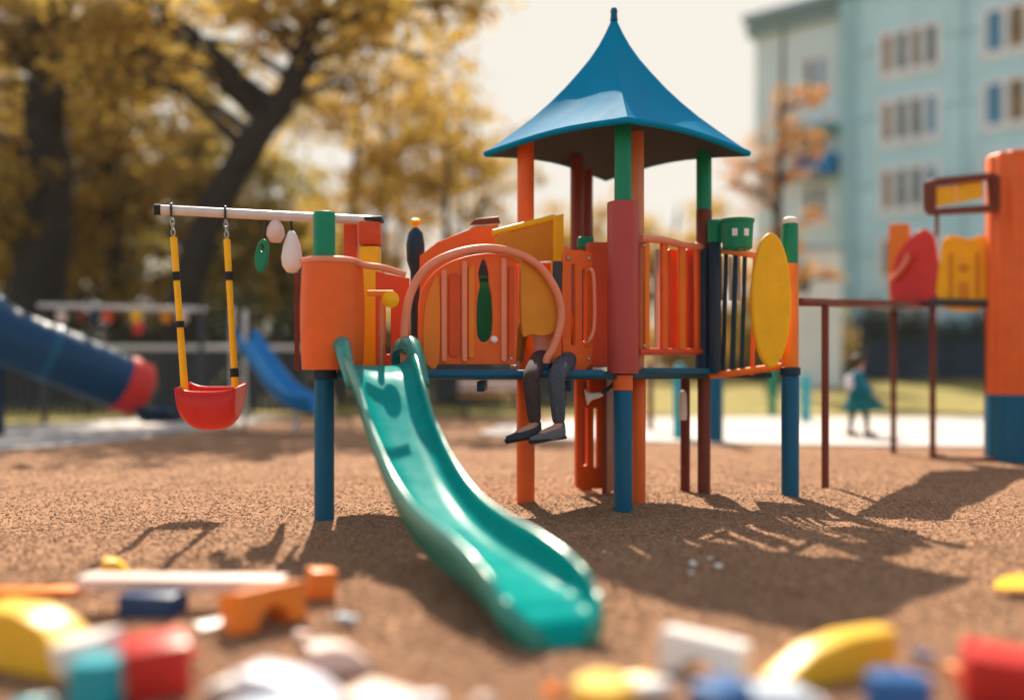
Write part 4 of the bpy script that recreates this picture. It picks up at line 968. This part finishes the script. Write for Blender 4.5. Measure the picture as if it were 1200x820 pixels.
def stand_child():
    d0 = 14.4; O_ = Vector((PX(1006, d0), d0, .012))
    P_ = thing('person', 'small child in a teal coat walking on the pale path with dark hair', 'person', O_)
    V_ = lambda x, y, z: O_+Vector((x, y, z))
    J, Ed = {}, []
    J['pel'] = (V_(0, 0, .56), (.085, .075)); J['waist'] = (V_(.0, 0, .68), (.08, .07)); J['chest'] = (V_(-.02, 0, .84), (.09, .075)); J['neck'] = (V_(-.01, 0, .955), .034); J['head'] = (V_(0, 0, 1.05), (.072, .078)); J['crown'] = (V_(-.01, 0, 1.13), (.07, .075)); J['nose'] = (V_(.085, -.01, 1.06), .013); J['chin'] = (V_(.055, -.005, 1.005), .03)
    Ed += [('pel', 'waist'), ('waist', 'chest'), ('chest', 'neck'), ('neck', 'head'), ('head', 'crown'), ('head', 'nose'), ('head', 'chin')]
    for k, dy, kx, ax in (('r', -.07, .09, .1), ('l', .07, -.07, -.1)):
        J[k+'hip'] = (V_(0, dy, .52), .062); J[k+'kn'] = (V_(kx, dy, .3), .042); J[k+'an'] = (V_(ax, dy, .07), .028); J[k+'toe'] = (V_(ax+.12, dy-.01, .03), (.028, .02))
        Ed += [('pel', k+'hip'), (k+'hip', k+'kn'), (k+'kn', k+'an'), (k+'an', k+'toe')]
    for k, dy, ex_, wx in (('R', -.115, .03, .17), ('L', .115, -.06, .04)):
        J[k+'sh'] = (V_(-.02, dy, .9), .04); J[k+'el'] = (V_(ex_, dy*1.35, .74), .032); J[k+'wrist'] = (V_(wx, dy*1.2, .63 if k == 'R' else .6), .021)
        Ed += [('chest', k+'sh'), (k+'sh', k+'el'), (k+'el', k+'wrist')]
        hand_joints(J, Ed, k, J[k+'wrist'][0], Vector((.7, 0, -.6)), Vector((0, 1, 0)), .75)
    skinned('body', J, Ed, 'pel', SKIN, P_)
    g = lambda n, a=1.14, c_=.008: (J[n][0], tuple(x*a+c_ for x in J[n][1]) if isinstance(J[n][1], tuple) else J[n][1]*a+c_)
    skinned('tights', {n: g(n, 1.04, .003) for n in ('pel', 'rhip', 'rkn', 'ran', 'lhip', 'lkn', 'lan')}, [('pel', 'rhip'), ('rhip', 'rkn'), ('rkn', 'ran'), ('pel', 'lhip'), ('lhip', 'lkn'), ('lkn', 'lan')], 'pel', TIGHTS, P_)
    cj = {n: g(n, 1.18, .012) for n in ('waist', 'chest', 'Rsh', 'Rel', 'Rwrist', 'Lsh', 'Lel', 'Lwrist')}; cj['col'] = (V_(-.015, 0, .945), .055); cj['pel'] = (V_(0, 0, .58), (.13, .12))
    skinned('coat', cj, [('pel', 'waist'), ('waist', 'chest'), ('chest', 'col'), ('chest', 'Rsh'), ('Rsh', 'Rel'), ('Rel', 'Rwrist'), ('chest', 'Lsh'), ('Lsh', 'Lel'), ('Lel', 'Lwrist')], 'pel', COATM, P_)
    b = MB(); rws = []
    for i in range(9):
        t = i/8; z = .66-.3*t; row = []
        for j in range(36):
            a = 2*math.pi*j/36; r_ = (.12+.1*t)*(1+.06*t*math.sin(7*a)); fl_ = .2*t**1.3*max(0, math.cos(a))**3
            row.append(V_((r_+fl_)*math.cos(a), r_*.85*math.sin(a), z+fl_*.45))
        rws.append(row)
    b.grid(rws, False, True); o = b.build('skirt', SKIRTM, P_, 180); md = o.modifiers.new('s', 'SOLIDIFY'); md.thickness = .012
    for k in ('r', 'l'):
        an = J[k+'an'][0]; b = MB(); rws = []
        for i in range(8):
            t = i/7; c_ = an+Vector((-.045+.2*t, 0, -.07)); w_ = .036*(1 if .1 < t < .8 else .7); h_ = .09*(1-.6*t)
            rws.append([c_+Vector((0, w_*math.cos(a), h_*max(0, math.sin(a)))) for a in [2*math.pi*j/14 for j in range(14)]])
        G = b.grid(rws, False, True); b.bm.faces.new(G[0][::-1]); b.bm.faces.new(G[-1]); b.build('shoe', SHOEM, P_, 60)
    MB().lathe([(.05, 0), (.075, .02), (.08, .05), (.06, .075), (.05, .06)], V_(-.015, 0, .9), 16).build('scarf', WHITE, P_, 180)
    MB().box(V_(-.13, 0, .78), (.07, .18, .2), None, .03, 3).build('backpack', LILAC, P_, 60)
    head_on(P_, V_(-.005, 0, 1.09), .088, Vector((1, -.1, 0)), HAIR, True)
stand_child()

# ------------------------------------------------------------------ toy blocks in the foreground
GB = 'toy building blocks scattered on the wood chips'
def block(name, me, mat, label, loc, rz=0, tilt=(0, 0)):
    o = link_mesh(name, me, mat, None, 40); o.location = loc; o.rotation_euler = (R(tilt[0]), R(tilt[1]), R(rz)); tag(o, label, 'toy block', GB); return o
def flat(me): me.transform(Matrix.Rotation(R(90), 4, 'X')); return me
def mesh_of(mb):
    me = bpy.data.meshes.new('b'); bmesh.ops.recalc_face_normals(mb.bm, faces=mb.bm.faces); mb.bm.to_mesh(me); mb.bm.free(); return me
def bridge_me(w, h, t, r): # arch block
    out = [(-w/2, 0), (-r, 0)]+[(r*math.cos(a), r*math.sin(a)) for a in [math.pi-math.pi*i/14 for i in range(1, 14)]]+[(r, 0), (w/2, 0), (w/2, h), (-w/2, h)]
    return flat(shape2d(out, [], t, .01))
def curve_me(ri, ro, a0, a1, t):
    out = [(ro*math.cos(R(a0+(a1-a0)*i/16)), ro*math.sin(R(a0+(a1-a0)*i/16))) for i in range(17)]+[(ri*math.cos(R(a1-(a1-a0)*i/16)), ri*math.sin(R(a1-(a1-a0)*i/16))) for i in range(17)]
    return shape2d(out, [], t, .012)
def wedge_me(l, h, t): return flat(shape2d(sm([(-l/2, 0), (l/2, 0)], 1)+[(l/2, h*.25), (l*.2, h*.8), (-l*.1, h), (-l/2, h)], [], t, .012))
def G0(px, py): d = EYE*F/(py-435); return Vector((PX(px, d), d, -.01))
def onground(px, d): return Vector((PX(px, d), d, hills(PX(px, d), d)-.01))
def cube_me(x, y, z, b=.012): return mesh_of(MB().box((0, 0, z/2), (x, y, z), None, b))
def cyl_me(r, h): return mesh_of(MB().lathe([(0, 0), (r-.01, 0), (r, .01), (r, h-.01), (r-.01, h), (0, h)], (0, 0, 0), 28))
Z = lambda h: Vector((0, 0, h))
block('wedge_block', wedge_me(.44, .2, .17), YBLOCK, 'big yellow wedge block at the left edge, nearest the teal cylinder', onground(48, 3.3), -24)
block('wedge_block', wedge_me(.12, .12, .1), YBLOCK, 'small yellow block standing behind the pale pink plank', onground(138, 4.45), 15)
block('plank_block', cube_me(.5, .12, .04, .008), OBLOCK, 'flat orange plank at the left edge behind the big yellow wedge', onground(30, 4.25), 6)
block('plank_block', cube_me(.8, .13, .05, .008), PINKW, 'long pale pink plank lying on top of the navy block', onground(215, 3.95)+Z(.085), 2, (0, 1))
block('cube_block', cube_me(.22, .15, .09), NBLOCK, 'navy block under the pale pink plank', onground(180, 3.85), -8)
block('bridge_block', bridge_me(.3, .15, .13, .075), OBLOCK, 'orange arch block leaning right of the pale pink plank', onground(312, 3.72), 52, (-12, 0))
block('cube_block', cube_me(.11, .11, .12), OBLOCK, 'small orange cube behind the orange arch block', onground(374, 4.1), 25, (0, 6))
block('cube_block', cube_me(.18, .17, .17), RBLOCK, 'red cube right of the teal cylinder at lower left', onground(186, 3.0), 24, (5, -4))
block('cylinder_block', cyl_me(.075, .15), TBLOCK, 'teal cylinder block left of the lower left red cube', onground(112, 2.88))
block('cube_block', cube_me(.2, .12, .1), WHITE, 'white block propped just behind the teal cylinder', onground(110, 3.1)+Z(.06), -22, (8, -14))
block('wedge_block', wedge_me(.3, .09, .16), LILAC, 'lilac white wedge at the bottom left of centre', onground(345, 2.84), -20, (0, 4))
block('plank_block', cube_me(.26, .12, .06), PALEB, 'pale blue flat block touching the lilac white wedge', onground(318, 2.68), 14, (0, -6))
block('wedge_block', wedge_me(.2, .09, .12), PINKW, 'pale pink wedge behind the lilac white wedge', onground(396, 3.2), 24)
block('plank_block', cube_me(.2, .15, .05), PINKW, 'pale pink flat block right of the lilac white wedge', onground(448, 2.76), -30, (4, 5))
block('cylinder_block', cyl_me(.08, .08), YBLOCK, 'short yellow cylinder at the bottom centre', onground(705, 2.76), 0, (6, 0))
block('wedge_block', wedge_me(.48, .14, .11), YBLOCK, 'long yellow wedge block right of the tower shadow', onground(972, 3.12), 207, (0, 0))
block('bridge_block', bridge_me(.26, .13, .13, .06), WHITE, 'white arch block left of the long yellow wedge', onground(822, 3.12), -28, (-8, 6))
block('plank_block', cube_me(.3, .14, .06), PALEB, 'pale blue plank in front of the white arch block', onground(885, 2.76), 12, (0, 5))
block('cube_block', cube_me(.13, .12, .1), BBLOCK, 'small blue cube beside the pale blue plank', onground(845, 2.66), 35)
block('cylinder_block', cyl_me(.09, .1), BBLOCK, 'blue cylinder block between the long yellow wedge and the right red cube', onground(1052, 2.82), 0, (-5, 4))
block('cube_block', cube_me(.22, .18, .15), RBLOCK, 'red cube at the lower right corner', onground(1172, 2.9), -18, (4, 5))
def shard(m, label, px, d, r, seed):
    rg = random.Random(seed); bm = bmesh.new()
    for _ in range(11): bm.verts.new((rg.uniform(-1, 1)*r, rg.uniform(-.7, .7)*r, abs(rg.uniform(0, 1))*r*.75))
    h = bmesh.ops.convex_hull(bm, input=bm.verts[:]); bmesh.ops.delete(bm, geom=list({g for g in h['geom_interior']+h['geom_unused'] if isinstance(g, bmesh.types.BMVert)}), context='VERTS')
    b = MB(); bmesh.ops.bevel(bm, geom=bm.edges[:], offset=r*.09, segments=2, affect='EDGES'); b.merge(bm)
    o = b.build('block_fragment', m, None, 50); o.location = onground(px, d); o.rotation_euler = (0, 0, rg.uniform(0, 6)); tag(o, label, 'toy fragment', 'broken toy pieces scattered between the blocks')
for i, (m, lab_, px, d, r) in enumerate((
    (WHITE, 'white toy fragment between the lower left red cube and the lilac wedge', 258, 2.95, .075), (PINKW, 'pale pink toy fragment just right of the orange arch block', 352, 3.55, .07),
    (PALEB, 'pale blue toy fragment below the small orange cube', 408, 3.75, .06), (LILAC, 'lilac toy fragment right of the pale pink flat block', 492, 2.74, .07),
    (OBLOCK, 'orange toy fragment left of the short yellow cylinder', 655, 2.9, .06), (YBLOCK, 'yellow toy fragment behind the short yellow cylinder', 745, 3.0, .06),
    (WHITE, 'white toy fragment right of the short yellow cylinder', 768, 2.82, .075), (PINKW, 'pale pink toy fragment in front of the slide mouth', 560, 2.8, .065),
    (PALEB, 'pale blue toy fragment behind the white arch block', 800, 3.35, .07), (OBLOCK, 'orange toy fragment touching the right red cube', 1118, 3.1, .06),
    (BBLOCK, 'blue toy fragment behind the blue cylinder block', 1080, 3.2, .07), (RBLOCK, 'red toy fragment behind the lower left red cube', 226, 3.3, .065),
    (TBLOCK, 'teal toy fragment at the bottom left corner', 30, 2.8, .08), (YBLOCK, 'yellow toy fragment in front of the navy block', 172, 3.45, .06),
    (WHITE, 'white toy fragment right of the navy block', 250, 3.65, .065), (WHITE, 'white toy fragment in front of the long yellow wedge', 950, 2.78, .07))): shard(m, lab_, px, d, r, 40+i)
# a yellow leaf and white pebbles
lf = G0(1192, 690); me = shape2d(sm([(-.13, 0), (-.07, .05), (.02, .07), (.1, .04), (.15, 0), (.1, -.04), (.02, -.07), (-.07, -.05)], 4), [], .008, .002)
o = link_mesh('fallen_leaf', me, YBLOCK, None, 0); o.location = lf+Vector((0, 0, .04)); o.rotation_euler = (R(12), R(-8), R(20)); tag(o, 'broad yellow fallen leaf at the right edge of the wood chips', 'leaf')
for i, (px, py, lab_) in enumerate(((842, 664, 'larger white pebble in the tower shadow'), (812, 661, 'white pebble left of the larger one in the shadow'), (810, 672, 'tiny white pebble nearest the camera in the shadow'), (832, 655, 'tiny white pebble farthest back in the shadow'))):
    p = G0(px, py); b = MB(); bb = bmesh.new(); bmesh.ops.create_icosphere(bb, subdivisions=2, radius=.022 if i < 2 else .013)
    for v in bb.verts: v.co *= 1+.18*math.sin(9*v.co.x*50+i)*math.cos(40*v.co.y*5); v.co.z *= .6
    b.merge(bb); o = b.build('pebble', WHITE, None, 180); o.location = p+Vector((0, 0, .014)); tag(o, lab_, 'pebble', 'white pebbles on the wood chips')

m = bpy.data.materials.new('haze_air'); m.use_nodes = True; nt = m.node_tree; nt.nodes.remove(nt.nodes['Principled BSDF'])
pv = nt.nodes.new('ShaderNodeVolumePrincipled'); pv.inputs['Density'].default_value = .00035; pv.inputs['Color'].default_value = (1, .98, .95, 1); pv.inputs['Anisotropy'].default_value = .1
nt.links.new(pv.outputs[0], nt.nodes['Material Output'].inputs['Volume'])
o = MB().box((0, 45, 10), (1300, 1300, 24), None, 0).build('haze', m, None, 0); kind(o, 'stuff')
# ------------------------------------------------------------------ light, sky, camera
SUN_DIR = Vector((-.13, 1, .93)).normalized()      # towards the sun: behind the tower, a little to the left
el = math.asin(SUN_DIR.z); az = math.atan2(SUN_DIR.x, SUN_DIR.y)
w = bpy.data.worlds.new('World'); S.world = w; w.use_nodes = True; nt = w.node_tree
sky = nt.nodes.new('ShaderNodeTexSky'); sky.sky_type = 'NISHITA'; sky.sun_disc = False; sky.sun_elevation = el; sky.sun_rotation = az
sky.air_density = 1.0; sky.dust_density = 4.0; sky.ozone_density = .6
bg = nt.nodes['Background']; bg.inputs[1].default_value = .15
tint = nt.nodes.new('ShaderNodeMix'); tint.data_type = 'RGBA'; tint.blend_type = 'MULTIPLY'; tint.inputs[0].default_value = 1; tint.inputs[7].default_value = (1, .97, .92, 1)
nt.links.new(sky.outputs[0], tint.inputs[6]); sky_cap = nt.nodes.new('ShaderNodeMix'); sky_cap.data_type = 'RGBA'; sky_cap.blend_type = 'DARKEN'; sky_cap.inputs[0].default_value = 1
sky_cap.inputs[7].default_value = (.5/.15, .465/.15, .41/.15, 1)      # brightness cap put on the sky, so the glow round the sun levels off
nt.links.new(tint.outputs[2], sky_cap.inputs[6]); haze = nt.nodes.new('ShaderNodeMix'); haze.data_type = 'RGBA'; haze.inputs[0].default_value = .32; haze.inputs[7].default_value = (.4/.15, .39/.15, .365/.15, 1)  # even cream mixed into the sky as added fill for the front faces
nt.links.new(sky_cap.outputs[2], haze.inputs[6]); nt.links.new(haze.outputs[2], bg.inputs[0])
sl = bpy.data.lights.new('sun', 'SUN'); sl.energy = 5.0; sl.angle = R(.5); sl.color = (1, .87, .7)
so = bpy.data.objects.new('sun', sl); COL.objects.link(so); so.rotation_euler = SUN_DIR.to_track_quat('Z', 'Y').to_euler(); so.location = (0, 20, 30)

cam = bpy.data.cameras.new('camera'); co = bpy.data.objects.new('camera', cam); COL.objects.link(co)
cam.lens = 35; cam.sensor_width = 36*1200/1200*1.0; cam.sensor_fit = 'HORIZONTAL'
cam.sensor_width = 35*1200/F
co.location = (0, 0, EYE); co.rotation_euler = (R(90), 0, 0)
cam.shift_y = 25/1200; cam.clip_end = 2000; cam.clip_start = .05
cam.dof.use_dof = True; cam.dof.focus_distance = 6.7; cam.dof.aperture_fstop = .3; cam.dof.aperture_blades = 0
S.camera = co
S.view_settings.view_transform = 'Standard'; S.view_settings.look = 'None'; S.view_settings.gamma = 1; S.view_settings.exposure = 1.0
S.render.engine = 'CYCLES'
S.cycles.use_denoising = True
try: S.cycles.denoiser = 'OPENIMAGEDENOISE'
except Exception: pass
S.cycles.max_bounces = 6; S.cycles.transparent_max_bounces = 4; S.cycles.caustics_reflective = False; S.cycles.caustics_refractive = False
S.cycles.sample_clamp_indirect = 6
